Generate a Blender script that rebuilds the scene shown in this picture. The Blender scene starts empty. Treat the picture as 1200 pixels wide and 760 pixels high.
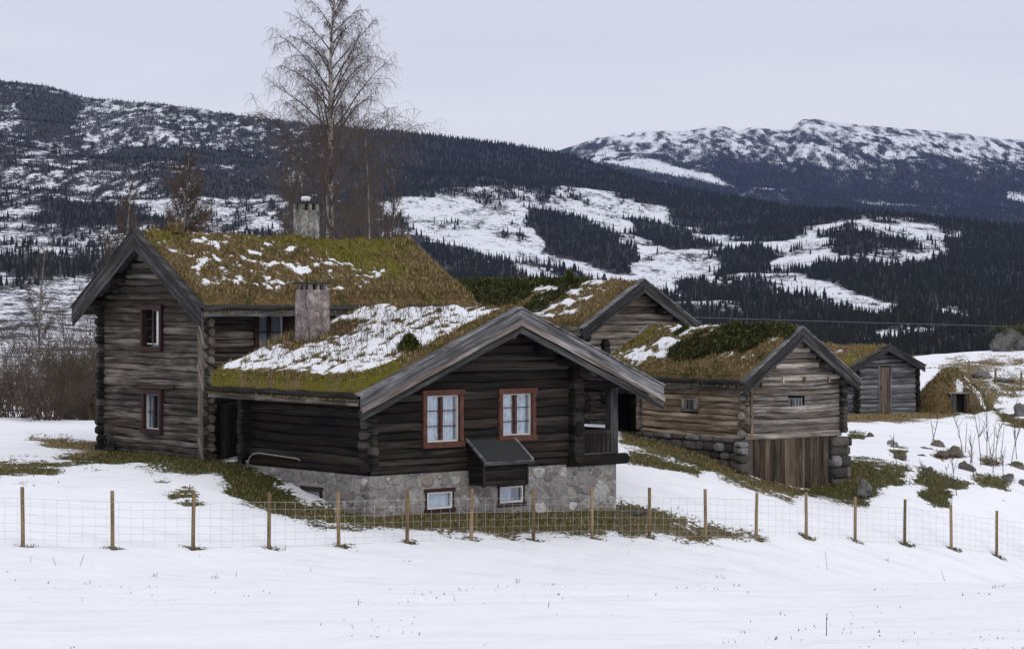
import bpy, math, random
import numpy as np
from math import radians as R_, sin, cos, pi

SC = bpy.context.scene
COL = SC.collection
random.seed(7)
RNG = np.random.default_rng(11)

# ------------------------------------------------------------------ camera, sky, sun, exposure
F, CX, HZ = 2700.0, 600.0, 352.0          # focal length (px), centre column, horizon row of the 1200x760 photo
cam = bpy.data.cameras.new('camera'); cam_o = bpy.data.objects.new('camera', cam); COL.objects.link(cam_o)
cam.sensor_width = 36; cam.lens = F / 1200 * 36
cam.shift_y = (HZ - 380) / 1200
cam.clip_start = .5; cam.clip_end = 60000
cam_o.location = (0, 0, 0); cam_o.rotation_euler = (pi / 2, 0, 0)
SC.camera = cam_o

W = bpy.data.worlds.new('World'); SC.world = W; W.use_nodes = True
def build_world():
    nt = W.node_tree; nt.nodes.clear(); N, Lk = nt.nodes, nt.links
    out = N.new('ShaderNodeOutputWorld'); mixs = N.new('ShaderNodeMixShader')
    sky = N.new('ShaderNodeTexSky'); sky.sky_type = 'NISHITA'; sky.sun_disc = False
    sky.sun_elevation = R_(32); sky.sun_rotation = R_(150); sky.dust_density = 3
    b1 = N.new('ShaderNodeBackground'); b1.inputs[1].default_value = .06
    Lk.new(sky.outputs[0], b1.inputs[0])
    tc = N.new('ShaderNodeTexCoord'); sp = N.new('ShaderNodeSeparateXYZ'); Lk.new(tc.outputs['Generated'], sp.inputs[0])
    mp = N.new('ShaderNodeMapping'); mp.inputs['Scale'].default_value = (2, 2, 14); Lk.new(tc.outputs['Generated'], mp.inputs[0])
    no = N.new('ShaderNodeTexNoise'); no.inputs['Scale'].default_value = 1.1; no.inputs['Detail'].default_value = 4
    Lk.new(mp.outputs[0], no.inputs[0])
    m = N.new('ShaderNodeMath'); m.operation = 'MULTIPLY_ADD'; Lk.new(no.outputs[0], m.inputs[0]); m.inputs[1].default_value = .13
    ad = N.new('ShaderNodeMath'); ad.operation = 'SUBTRACT'; Lk.new(sp.outputs[2], ad.inputs[0]); ad.inputs[1].default_value = .06
    Lk.new(ad.outputs[0], m.inputs[2])
    rp = N.new('ShaderNodeValToRGB'); cr = rp.color_ramp
    cr.elements[0].position = 0; cr.elements[0].color = (.90, .905, .965, 1)
    cr.elements[1].position = 1; cr.elements[1].color = (.95, .97, 1.06, 1)
    for p, c in ((.085, (.87, .87, .925, 1)), (.132, (.755, .765, .86, 1)), (.20, (.71, .735, .85, 1)), (.4, (.86, .875, .955, 1))):
        e = cr.elements.new(p); e.color = c
    Lk.new(m.outputs[0], rp.inputs[0])
    b2 = N.new('ShaderNodeBackground'); b2.inputs[1].default_value = 1.0; Lk.new(rp.outputs[0], b2.inputs[0])
    mixs.inputs[0].default_value = .93
    Lk.new(b1.outputs[0], mixs.inputs[1]); Lk.new(b2.outputs[0], mixs.inputs[2]); Lk.new(mixs.outputs[0], out.inputs[0])
build_world()
sl = bpy.data.lights.new('sun', 'SUN'); sl.energy = .6; sl.angle = R_(25); sl.color = (1, .97, .93)
so = bpy.data.objects.new('sun', sl); COL.objects.link(so); so.rotation_euler = (R_(58), 0, R_(30))
vs = SC.view_settings; vs.view_transform = 'Standard'; vs.look = 'None'; vs.gamma = 1; vs.use_curve_mapping = False
vs.exposure = 0.08
SC.cycles.max_bounces = 6; SC.cycles.transparent_max_bounces = 8
SC.cycles.volume_bounces = 0

# ------------------------------------------------------------------ numpy noise
def _h(ix, iy, s):
    n = (ix.astype(np.int64) * 374761393 + iy.astype(np.int64) * 668265263 + s * 974634777) & 0x7fffffff
    n = ((n ^ (n >> 13)) * 1274126177) & 0x7fffffff
    return ((n ^ (n >> 16)) & 0xffff) / 65535.0
def vn(x, y, s=0):
    x = np.asarray(x, float); y = np.asarray(y, float)
    ix = np.floor(x); iy = np.floor(y); fx = x - ix; fy = y - iy
    fx = fx * fx * (3 - 2 * fx); fy = fy * fy * (3 - 2 * fy)
    a = _h(ix, iy, s); b = _h(ix + 1, iy, s); c = _h(ix, iy + 1, s); d = _h(ix + 1, iy + 1, s)
    return (a + (b - a) * fx) * (1 - fy) + (c + (d - c) * fx) * fy
def fbm(x, y, s=0, o=4):
    t = 0; a = .5; n = 0
    for i in range(o):
        t = t + a * vn(x * 2 ** i + i * 17.3, y * 2 ** i + i * 9.1, s + i); n += a; a *= .55
    return t / n
def sst(a, b, x):
    t = np.clip((x - a) / (b - a), 0, 1); return t * t * (3 - 2 * t)
def pdist(u, v, poly):
    """signed distance (positive inside) of points to a polygon"""
    u = np.asarray(u, float); v = np.asarray(v, float)
    d = np.full(u.shape, 1e9); ins = np.zeros(u.shape, bool)
    for i in range(len(poly)):
        x0, y0 = poly[i]; x1, y1 = poly[(i + 1) % len(poly)]
        ex, ey = x1 - x0, y1 - y0
        t = np.clip(((u - x0) * ex + (v - y0) * ey) / (ex * ex + ey * ey + 1e-9), 0, 1)
        d = np.minimum(d, np.hypot(u - x0 - t * ex, v - y0 - t * ey))
        if y0 != y1:
            c = ((y0 > v) != (y1 > v)) & (u < ex * (v - y0) / ey + x0)
            ins ^= c
    return np.where(ins, d, -d)

# ------------------------------------------------------------------ materials
class NT:
    def __init__(s, name):
        s.m = bpy.data.materials.new(name); s.m.use_nodes = True
        s.t = s.m.node_tree; s.t.nodes.clear()
        s.out = s.t.nodes.new('ShaderNodeOutputMaterial')
    def n(s, ty, ins=None, **kw):
        nd = s.t.nodes.new('ShaderNode' + ty)
        for k, v in kw.items(): setattr(nd, k, v)
        for k, v in (ins or {}).items(): s.set(nd.inputs[k], v)
        return nd
    def set(s, sock, v):
        if isinstance(v, bpy.types.NodeSocket): s.t.links.new(v, sock)
        else:
            if sock.type == 'RGBA' and len(v) == 3: v = (*v, 1)
            sock.default_value = v
    def attr(s, name): return s.n('Attribute', attribute_name=name)
    def math(s, op, a, b=0.0, c=None, clamp=False):
        i = {0: a, 1: b}
        if c is not None: i[2] = c
        return s.n('Math', i, operation=op, use_clamp=clamp).outputs[0]
    def noise(s, vec, scale, detail=4, rough=.55):
        return s.n('TexNoise', {'Vector': vec, 'Scale': scale, 'Detail': detail, 'Roughness': rough}).outputs[0]
    def vmul(s, vec, k): return s.n('VectorMath', {0: vec, 1: k}, operation='MULTIPLY').outputs[0]
    def vadd(s, vec, k): return s.n('VectorMath', {0: vec, 1: k}, operation='ADD').outputs[0]
    def step(s, x, a, b): return s.n('MapRange', {0: x, 1: a, 2: b}, interpolation_type='SMOOTHSTEP').outputs[0]
    def mix(s, f, a, b):
        nd = s.n('Mix', data_type='RGBA'); s.set(nd.inputs[0], f); s.set(nd.inputs[6], a); s.set(nd.inputs[7], b); return nd.outputs[2]
    def ramp(s, f, pts):
        nd = s.n('ValToRGB', {0: f}); cr = nd.color_ramp
        while len(cr.elements) < len(pts): cr.elements.new(.5)
        for e, (p, c) in zip(cr.elements, pts): e.position = p; e.color = (*c, 1)
        return nd.outputs[0]
    def bsdf(s, col, rough=.85, bump=None, bs=.5, bd=.02, spec=.25, **kw):
        b = s.n('BsdfPrincipled', {'Base Color': col, 'Roughness': rough, 'Specular IOR Level': spec})
        for k, v in kw.items(): s.set(b.inputs[k], v)
        if bump is not None:
            bn = s.n('Bump', {'Height': bump, 'Strength': bs, 'Distance': bd}); s.t.links.new(bn.outputs[0], b.inputs['Normal'])
        s.t.links.new(b.outputs[0], s.out.inputs[0]); return s.m

def wood_mat(name, dark, mid, light, crack=.6, warm=None, spec=.2, grey=.5):
    t = NT(name); g = t.attr('gr'); v = g.outputs['Vector']
    sp = t.n('SeparateXYZ', {0: v}); tone = sp.outputs[2]
    off = t.n('CombineXYZ', {0: t.math('MULTIPLY', tone, 31), 1: t.math('MULTIPLY', tone, 17), 2: t.math('MULTIPLY', tone, 53)}).outputs[0]
    p = t.n('VectorMath', {0: v, 1: off}, operation='ADD').outputs[0]
    wv = t.n('TexNoise', {'Vector': t.vmul(p, (1.5, 3, 1)), 'Scale': 1.0, 'Detail': 2}).outputs['Color']
    p = t.n('VectorMath', {0: p, 1: t.vmul(wv, (0, .05, 0))}, operation='ADD').outputs[0]
    fine = t.noise(t.vmul(p, (1.4, 26, 1)), 1.0, 5, .7)
    med = t.noise(t.vmul(p, (.5, 15, 1)), 1.0, 5, .65)
    pat = t.noise(t.vmul(p, (1.1, 4, 1)), 1.0, 4, .6)
    big = t.noise(t.vmul(p, (.5, 1.6, 1)), 1.0, 3)
    knot = t.noise(t.vmul(p, (4.5, 11, 1)), 1.0, 2)
    f = t.math('ADD', t.math('MULTIPLY', pat, .3), t.math('ADD', t.math('MULTIPLY', fine, .34), t.math('MULTIPLY', med, .36)))
    f = t.math('ADD', f, t.math('MULTIPLY', t.math('SUBTRACT', tone, .5), .16))
    col = t.ramp(f, [(.39, dark), (.50, mid), (.59, light)])
    if warm: col = t.mix(t.math('MULTIPLY', t.step(big, .42, .68), .75), col, t.mix(f, dark, warm))
    ck = t.noise(t.vmul(p, (.8, 22, 1)), 1.0, 4, .55)
    ckf = t.math('MULTIPLY', t.step(ck, .555, .63), crack)
    col = t.mix(ckf, col, tuple(x * .25 for x in dark))
    col = t.mix(t.math('MULTIPLY', t.step(knot, .68, .78), .6), col, tuple(x * .5 for x in dark))
    h = t.math('SUBTRACT', t.math('MULTIPLY', f, 1.0), ckf)
    return t.bsdf(col, .85, h, .6, .012, spec)

M = {}
M['tar_log'] = wood_mat('tarred log wood', (.005, .0042, .004), (.017, .0145, .013), (.052, .044, .038), .7, (.048, .031, .022))
M['grey_log'] = wood_mat('weathered grey brown log wood', (.013, .011, .0095), (.068, .058, .050), (.215, .19, .165), .7, (.10, .07, .047))
M['pale_log'] = wood_mat('pale weathered barn log wood', (.06, .044, .032), (.30, .23, .165), (.60, .50, .39), .7, (.33, .19, .10))
M['pale_gable'] = wood_mat('silvery barn gable wood', (.05, .044, .041), (.22, .198, .182), (.54, .48, .41), .75, (.28, .21, .14))
M['mid_log'] = wood_mat('grey brown gable wood', (.032, .027, .023), (.15, .13, .11), (.34, .30, .255), .7, (.18, .13, .09))
M['shed_log'] = wood_mat('silver grey shed wood', (.05, .05, .053), (.15, .15, .158), (.26, .26, .275), .5)
M['barge'] = wood_mat('grey verge board', (.04, .039, .041), (.12, .118, .122), (.26, .255, .265), .6)
M['barge_dark'] = wood_mat('dark verge board', (.012, .0115, .012), (.04, .038, .038), (.10, .095, .093), .6)
M['barge_worn'] = wood_mat('worn reddish grey verge board', (.06, .053, .05), (.20, .18, .17), (.38, .35, .33), .7, (.22, .14, .11))
M['plank'] = wood_mat('brown plank', (.022, .017, .012), (.085, .064, .046), (.18, .142, .10), .6, (.11, .06, .04))
M['door_wood'] = wood_mat('brown door plank', (.07, .052, .04), (.14, .105, .083), (.20, .155, .125), .4)
M['dark_wood'] = wood_mat('dark plank', (.007, .006, .0055), (.019, .017, .015), (.045, .04, .036), .5)
M['post_wood'] = wood_mat('fence post wood', (.09, .062, .032), (.21, .15, .08), (.32, .235, .14), .35)
M['end_grain'] = wood_mat('log end grain', (.008, .0075, .007), (.024, .021, .019), (.085, .075, .067), .4)
M['end_pale'] = wood_mat('pale log end grain', (.04, .034, .028), (.14, .12, .10), (.30, .265, .225), .5)
M['end_black'] = wood_mat('black log end grain', (.005, .0045, .004), (.014, .012, .011), (.04, .035, .03), .4)

def simple(name, col, rough=.8, var=.25, scale=6, spec=.3, **kw):
    t = NT(name); p = t.n('TexCoord').outputs['Object']
    n = t.noise(p, scale, 4); n2 = t.noise(p, scale * 6, 3)
    f = t.math('ADD', t.math('MULTIPLY', n, .6), t.math('MULTIPLY', n2, .4))
    c = t.mix(t.step(f, .3, .7), tuple(x * (1 - var) for x in col), tuple(min(1, x * (1 + var)) for x in col))
    return t.bsdf(c, rough, f, .25, .01, spec, **kw)
M['red_paint'] = simple('worn red brown paint', (.088, .035, .024), .8, .55, 7)
M['dark_red'] = simple('dark red brown frame paint', (.032, .013, .010), .7, .4, 9)
M['white_paint'] = simple('white sash paint', (.62, .62, .6), .6, .12, 9)
M['black_iron'] = simple('black iron', (.02, .02, .022), .5, .3, 9)
M['pipe'] = simple('galvanised pipe', (.30, .30, .29), .45, .2, 6, Metallic=.6)
M['interior'] = simple('dark interior', (.006, .006, .006), .9)  # near-black colour paints in the darkness of unlit rooms and hollows
M['wire'] = simple('galvanised wire', (.46, .46, .45), .5, .1, 3, Metallic=.3)
M['cable'] = simple('power cable', (.12, .125, .14), .6, .1, 3)
M['slate'] = simple('slate cap', (.035, .033, .03), .8, .5, 8)
M['snow_lump'] = simple('snow lump', (.82, .83, .86), .8, .04, 8)
M['felt'] = simple('roofing felt', (.035, .036, .035), .95, .35, 25)

def glass():
    t = NT('window glass')
    a = t.n('BsdfTransparent', {'Color': (.86, .9, .93, 1)}); g = t.n('BsdfGlossy', {'Color': (.9, .93, 1, 1), 'Roughness': .03})
    mx = t.n('MixShader', {0: .13, 1: a.outputs[0], 2: g.outputs[0]}); t.t.links.new(mx.outputs[0], t.out.inputs[0]); return t.m
M['glass'] = glass()
def curtain(name, lo, hi):
    t = NT(name); p = t.n('TexCoord').outputs['Object']
    lace = t.noise(t.vmul(p, (14, 14, 9)), 1, 4, .7); fold = t.noise(t.vmul(p, (26, 26, 1.2)), 1, 2)
    f = t.math('ADD', t.math('MULTIPLY', lace, .6), t.math('MULTIPLY', fold, .5))
    return t.bsdf(t.ramp(f, [(.42, lo), (.60, hi)]), .9)
M['curtain'] = curtain('white lace curtain', (.30, .32, .35), (.86, .87, .88))
M['dim_pane'] = curtain('dusty vent pane', (.08, .10, .105), (.19, .22, .225))
M['blind'] = curtain('pale window blind', (.50, .53, .57), (.66, .69, .72))

def masonry():
    t = NT('lime mortared rubble stone'); p = t.n('TexCoord').outputs['Object']
    w = t.vadd(p, t.vmul(t.n('TexNoise', {'Vector': p, 'Scale': 3.0, 'Detail': 3}).outputs['Color'], (.42, .42, .42)))
    v = t.n('TexVoronoi', {'Vector': t.vmul(w, (2.6, 2.6, 3.6)), 'Scale': 1.0}, feature='F1')
    e = t.n('TexVoronoi', {'Vector': t.vmul(w, (2.6, 2.6, 3.6)), 'Scale': 1.0}, feature='DISTANCE_TO_EDGE')
    sp = t.n('SeparateColor', {0: v.outputs['Color']})
    stone = t.ramp(sp.outputs[0], [(0, (.11, .105, .10)), (.3, (.24, .23, .22)), (.5, (.21, .17, .165)), (.7, (.29, .275, .25)), (.9, (.44, .425, .40)), (1, (.60, .58, .55))])
    n = t.noise(p, 22, 6, .7); n2 = t.noise(p, 4, 4)
    stone = t.mix(t.math('MULTIPLY', t.step(n, .35, .7), .55), stone, (.12, .118, .115))
    mort = t.mix(t.step(n, .3, .7), (.36, .34, .32), (.20, .19, .183))
    mf = t.math('MULTIPLY', t.step(t.math('ADD', e.outputs['Distance'], t.math('MULTIPLY', t.math('SUBTRACT', n, .5), .22)), t.math('MULTIPLY', n2, .10), t.math('ADD', t.math('MULTIPLY', n2, .16), .08)), .85)
    c = t.mix(mf, mort, stone)
    li = t.noise(p, 2.3, 5, .65)
    c = t.mix(t.math('MULTIPLY', t.step(li, .60, .72), .5), c, (.16, .155, .07))
    c = t.mix(t.math('MULTIPLY', t.step(t.noise(p, 1.2, 4), .55, .72), .45), c, (.10, .095, .09))
    return t.bsdf(c, .9, t.math('ADD', mf, t.math('MULTIPLY', n, .5)), .7, .03)
M['masonry'] = masonry()
def plaster(name, cols):
    t = NT(name); p = t.n('TexCoord').outputs['Object']
    n = t.noise(p, 3.0, 5, .6); n2 = t.noise(p, 12, 6, .7); n3 = t.noise(t.vmul(p, (7, 7, .9)), 1, 4)
    c = t.ramp(t.math('ADD', t.math('MULTIPLY', n, .6), t.math('MULTIPLY', n2, .4)), [(.36, cols[0]), (.5, cols[1]), (.62, cols[2])])
    c = t.mix(t.math('MULTIPLY', t.step(n3, .52, .68), .6), c, tuple(x * .3 for x in cols[0]))
    cr = t.n('TexVoronoi', {'Vector': t.vadd(p, t.vmul(t.n('TexNoise', {'Vector': p, 'Scale': 4.0}).outputs['Color'], (.3, .3, .3))), 'Scale': 3.4}, feature='DISTANCE_TO_EDGE')
    c = t.mix(t.math('MULTIPLY', t.step(cr.outputs['Distance'], .035, 0), .6), c, (.05, .045, .045))
    return t.bsdf(c, .9, n2, .6, .03)
M['pink_plaster'] = plaster('stained pinkish chimney plaster', ((.11, .09, .09), (.25, .195, .19), (.42, .39, .34)))
M['grey_plaster'] = plaster('stained pale grey chimney plaster', ((.07, .065, .055), (.24, .23, .205), (.44, .43, .39)))
def rock(name, a, b, moss):
    t = NT(name); tc = t.n('TexCoord').outputs['Object']; oi = t.n('ObjectInfo').outputs['Random']
    p = t.vadd(tc, t.n('CombineXYZ', {0: t.math('MULTIPLY', oi, 40)}).outputs[0])
    n = t.noise(p, 2.5, 6, .65); n2 = t.noise(p, 14, 5, .7)
    c = t.mix(t.step(t.math('ADD', t.math('MULTIPLY', n, .6), t.math('MULTIPLY', n2, .4)), .35, .65), a, b)
    nz = t.n('SeparateXYZ', {0: t.n('NewGeometry').outputs['Normal']}).outputs[2]
    mm = t.step(t.math('ADD', nz, t.math('MULTIPLY', t.math('SUBTRACT', n, .5), 1.6)), .55, .85)
    c = t.mix(t.math('MULTIPLY', mm, moss), c, t.mix(n2, (.05, .055, .012), (.12, .085, .04)))
    return t.bsdf(c, .9, n2, .6, .03)
M['rock'] = rock('grey granite', (.07, .068, .066), (.23, .225, .22), .25)
M['crest_rock'] = rock('lichen grey crest rock', (.045, .044, .042), (.19, .185, .175), .5)
M['mossy_rock'] = rock('mossy granite', (.07, .064, .055), (.20, .17, .15), .85)

def ground_mat():
    t = NT('snow over winter grass'); p = t.n('NewGeometry').outputs['Position']
    ba = t.attr('bare').outputs['Fac']; br = t.attr('brown').outputs['Fac']
    n1 = t.noise(t.vmul(p, (1, 1, 0)), 1.6, 6, .6); n2 = t.noise(t.vmul(p, (1, 1, 0)), 9, 4, .6); n3 = t.noise(t.vmul(p, (1, 1, 0)), 38, 3)
    b = t.math('ADD', ba, t.math('ADD', t.math('MULTIPLY', t.math('SUBTRACT', n1, .5), .9), t.math('MULTIPLY', t.math('SUBTRACT', n2, .5), 1.3)))
    f = t.step(b, .46, .56)
    snow = t.mix(n1, (.84, .845, .865), (.90, .90, .915))
    sk = t.noise(t.vmul(p, (1.2, 3.2, 0)), 2.6, 6, .75)
    spk = t.math('MULTIPLY', t.step(sk, .60, .70), t.step(n1, .42, .60))
    snow = t.mix(t.math('MULTIPLY', spk, .55), snow, (.30, .27, .22))
    sk2 = t.noise(t.vmul(p, (.5, 1.4, 0)), 1.1, 4, .6)
    snow = t.mix(t.math('MULTIPLY', t.step(sk2, .46, .68), .26), snow, (.60, .615, .66))
    gm = t.math('ADD', t.math('MULTIPLY', n2, .5), t.math('MULTIPLY', n3, .5))
    green = t.ramp(gm, [(.3, (.022, .026, .008)), (.5, (.05, .056, .014)), (.7, (.115, .10, .04))])
    brown = t.ramp(gm, [(.3, (.06, .042, .02)), (.5, (.14, .10, .048)), (.7, (.29, .215, .115))])
    gr = t.mix(t.step(t.math('ADD', br, t.math('SUBTRACT', n1, .5)), .3, .7), green, brown)
    c = t.mix(f, snow, gr)
    h = t.math('ADD', t.math('MULTIPLY', t.math('SUBTRACT', 1, f), 1.2), t.math('ADD', t.math('MULTIPLY', n1, .8), t.math('MULTIPLY', n2, .5)))
    return t.bsdf(c, .8, h, .5, .06, .15)
M['ground'] = ground_mat()
def turf_mat():
    t = NT('grass turf with snow'); p = t.n('TexCoord').outputs['Object']
    sn = t.attr('snow').outputs['Fac']; gn = t.attr('green').outputs['Fac']
    n1 = t.noise(p, 2.2, 5, .6); n2 = t.noise(p, 11, 5, .65); n3 = t.noise(p, 34, 3)
    s = t.math('ADD', sn, t.math('ADD', t.math('MULTIPLY', t.math('SUBTRACT', n2, .5), .55), t.math('MULTIPLY', t.math('SUBTRACT', n3, .5), .35)))
    f = t.step(s, .46, .55)
    gm = t.math('ADD', t.math('MULTIPLY', n2, .55), t.math('MULTIPLY', n3, .45))
    brown = t.ramp(gm, [(.3, (.040, .026, .012)), (.5, (.14, .092, .040)), (.66, (.31, .22, .11))])
    green = t.ramp(gm, [(.3, (.03, .03, .005)), (.5, (.125, .112, .014)), (.68, (.21, .18, .03))])
    gf = t.step(t.math('ADD', gn, t.math('MULTIPLY', t.math('SUBTRACT', n1, .5), .9)), .35, .65)
    olive = t.ramp(gm, [(.3, (.02, .02, .007)), (.5, (.06, .055, .016)), (.66, (.13, .11, .04))])
    brown = t.mix(t.step(t.noise(t.vmul(p, (1, 1, 1)), 1.4, 5, .6), .48, .64), brown, olive)
    c = t.mix(f, t.mix(gf, brown, green), t.mix(n2, (.78, .79, .82), (.87, .87, .89)))
    h = t.math('ADD', t.math('MULTIPLY', f, .7), t.math('ADD', n2, t.math('MULTIPLY', n3, .5)))
    return t.bsdf(c, .85, h, .6, .05, .15)
M['turf'] = turf_mat()
def blade_mat(name, cols):
    t = NT(name); a = t.attr('tone').outputs['Fac']
    c = t.ramp(a, [(i / (len(cols) - 1), k) for i, k in enumerate(cols)])
    return t.bsdf(c, .8, spec=.15)
M['blade_brown'] = blade_mat('dry grass blades', ((.085, .056, .025), (.20, .14, .062), (.38, .29, .155), (.14, .12, .035)))
M['blade_green'] = blade_mat('moss green grass blades', ((.06, .057, .009), (.145, .13, .019), (.22, .19, .042), (.28, .21, .095)))
M['blade_ground'] = blade_mat('winter meadow blades', ((.042, .045, .012), (.095, .09, .026), (.20, .16, .066), (.34, .265, .14)))
M['needle'] = blade_mat('juniper needles', ((.02, .027, .009), (.048, .060, .017), (.095, .105, .033), (.16, .145, .06)))
M['sprig'] = blade_mat('young spruce needles', ((.03, .04, .008), (.06, .07, .014), (.09, .095, .022), (.11, .11, .03)))
M['twig'] = simple('brown twig bark', (.095, .075, .065), .9, .3, 5)
M['shrub_twig'] = simple('reddish grey shrub bark', (.085, .06, .045), .9, .35, 2)
M['stalk'] = simple('dry weed stalk', (.06, .045, .035), .9, .3, 5)
def birch():
    t = NT('birch bark'); p = t.n('TexCoord').outputs['Object']
    n = t.noise(t.vmul(p, (3, 3, 1.6)), 1, 5, .7); n2 = t.noise(t.vmul(p, (1.2, 1.2, 7)), 1, 3)
    c = t.mix(t.step(n, .52, .60), (.46, .43, .38), (.04, .034, .03))
    c = t.mix(t.math('MULTIPLY', t.step(n2, .58, .66), .8), c, (.06, .05, .045))
    return t.bsdf(c, .85)
M['birch'] = birch()
M['grey_birch'] = simple('grey birch bark', (.22, .195, .17), .85, .55, 3)
def far_mat():
    t = NT('distant snowy hillside'); p = t.n('NewGeometry').outputs['Position']; a = t.attr('snow').outputs['Fac']; sc = t.attr('fine').outputs['Fac']
    q = t.vmul(p, (1, .38, .7))
    n1 = t.noise(q, .03, 6, .65); n2 = t.noise(q, .16, 4, .7)
    n3 = t.noise(q, .55, 3, .6)
    s = t.math('ADD', a, t.math('ADD', t.math('MULTIPLY', t.math('SUBTRACT', n1, .5), .9), t.math('ADD', t.math('MULTIPLY', t.math('SUBTRACT', n2, .5), 1.5), t.math('MULTIPLY', t.math('SUBTRACT', n3, .5), 1.1))))
    f = t.step(s, .40, .70)
    c = t.mix(f, t.mix(n2, (.012, .013, .015), (.048, .042, .040)), t.mix(n1, (.66, .68, .72), (.80, .81, .84)))
    return t.bsdf(c, .9, spec=.1)
M['far'] = far_mat()
M['conifer'] = blade_mat('far spruce foliage', ((.007, .009, .007), (.011, .014, .010), (.016, .019, .013), (.024, .024, .019)))
M['barewood'] = blade_mat('far bare birch crowns', ((.016, .014, .014), (.028, .024, .023), (.045, .038, .036), (.07, .06, .056)))

# ------------------------------------------------------------------ object helpers
def tag(o, label=None, cat=None, group=None, kind=None):
    if label: o['label'] = label
    if cat: o['category'] = cat
    if group: o['group'] = group
    if kind: o['kind'] = kind
    return o
def link(name, me, mat, parent=None, loc=None):
    if mat is not None:
        for m in (mat if isinstance(mat, (list, tuple)) else [mat]): me.materials.append(M[m])
    o = bpy.data.objects.new(name, me); COL.objects.link(o)
    if parent is not None: o.parent = parent
    if loc is not None: o.location = loc
    return o
def thing(name, label, cat, loc=(0, 0, 0), rz=0.0, group=None):
    o = bpy.data.objects.new(name, None); COL.objects.link(o); o.empty_display_size = .3
    o.location = loc; o.rotation_euler = (0, 0, rz)
    return tag(o, label, cat, group)
def copy_tree(o, parent=None):
    c = o.copy(); COL.objects.link(c)
    if parent is not None: c.parent = parent
    for ch in [k for k in bpy.data.objects if k.parent == o]: copy_tree(ch, c)
    return c

class MB:
    """collects polygons with a per-vertex grain vector (along, across, tone)"""
    def __init__(s): s.v = []; s.g = []; s.f = []
    def add(s, vs, fs, gr):
        b = len(s.v); s.v += [tuple(p) for p in vs]
        s.g += gr if isinstance(gr, list) else [gr] * len(vs)
        s.f += [tuple(i + b for i in f) for f in fs]
    def hexa(s, c8, tone=None, L=None, bev=0):
        """8 corners: bottom ring 4 then top ring 4; grain along edge 0-1"""
        tone = random.random() if tone is None else tone
        c8 = [np.array(c, float) for c in c8]
        ax = c8[1] - c8[0]; ln = np.linalg.norm(ax); ax = ax / (ln + 1e-9); o = c8[0]; k = random.random() * 9
        bx = c8[3] - c8[0]; bx = bx / (np.linalg.norm(bx) + 1e-9); cz = c8[4] - c8[0]; cz = cz / (np.linalg.norm(cz) + 1e-9)
        gr = [(float((c - o) @ ax) + k, float((c - o) @ bx) * .77 + float((c - o) @ cz) + k, tone) for c in c8]
        s.add(c8, [(0, 3, 2, 1), (4, 5, 6, 7), (0, 1, 5, 4), (1, 2, 6, 5), (2, 3, 7, 6), (3, 0, 4, 7)], gr)
    def box(s, x0, x1, y0, y1, z0, z1, ax='x', tone=None, j=0.0):
        r = lambda: random.uniform(-j, j)
        P = lambda x, y, z: (x + r(), y + r(), z + r())
        if ax == 'x': c = [P(x0, y0, z0), P(x1, y0, z0), P(x1, y1, z0), P(x0, y1, z0), P(x0, y0, z1), P(x1, y0, z1), P(x1, y1, z1), P(x0, y1, z1)]
        elif ax == 'y': c = [P(x1, y0, z0), P(x1, y1, z0), P(x0, y1, z0), P(x0, y0, z0), P(x1, y0, z1), P(x1, y1, z1), P(x0, y1, z1), P(x0, y0, z1)]
        else: c = [P(x0, y0, z1), P(x0, y0, z0), P(x0, y1, z0), P(x0, y1, z1), P(x1, y0, z1), P(x1, y0, z0), P(x1, y1, z0), P(x1, y1, z1)]
        s.hexa(c, tone)
    def tube(s, pts, rad, n=6, cap=True, tone=None):
        pts = [np.array(p, float) for p in pts]; m = len(pts)
        if not hasattr(rad, '__len__'): rad = [rad] * m
        tone = random.random() if tone is None else tone; L = random.random() * 5
        vs = []; gr = []; k = None
        for i, p in enumerate(pts):
            d = pts[min(i + 1, m - 1)] - pts[max(i - 1, 0)]; d = d / (np.linalg.norm(d) + 1e-9)
            if k is None: k = np.array((0, 0, 1.0)) if abs(d[2]) < .8 else np.array((1.0, 0, 0))
            a = np.cross(d, k); a = a / (np.linalg.norm(a) + 1e-9); b = np.cross(d, a)
            if i: L += np.linalg.norm(p - pts[i - 1])
            for q in range(n):
                t = 2 * pi * q / n; vs.append(p + rad[i] * (a * cos(t) + b * sin(t))); gr.append((L, q / n * rad[i] * 6, tone))
        fs = [(i * n + q, i * n + (q + 1) % n, (i + 1) * n + (q + 1) % n, (i + 1) * n + q) for i in range(m - 1) for q in range(n)]
        if cap: fs += [tuple(range(n))[::-1], tuple((m - 1) * n + q for q in range(n))]
        s.add(vs, fs, gr)
    def build(s, name, mat, parent=None, smooth=False, loc=None):
        me = bpy.data.meshes.new(name); me.from_pydata(s.v, [], s.f)
        a = me.attributes.new('gr', 'FLOAT_VECTOR', 'POINT'); a.data.foreach_set('vector', np.array(s.g, np.float32).ravel())
        if smooth: me.polygons.foreach_set('use_smooth', [True] * len(me.polygons))
        me.update(); return link(name, me, mat, parent, loc)

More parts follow.
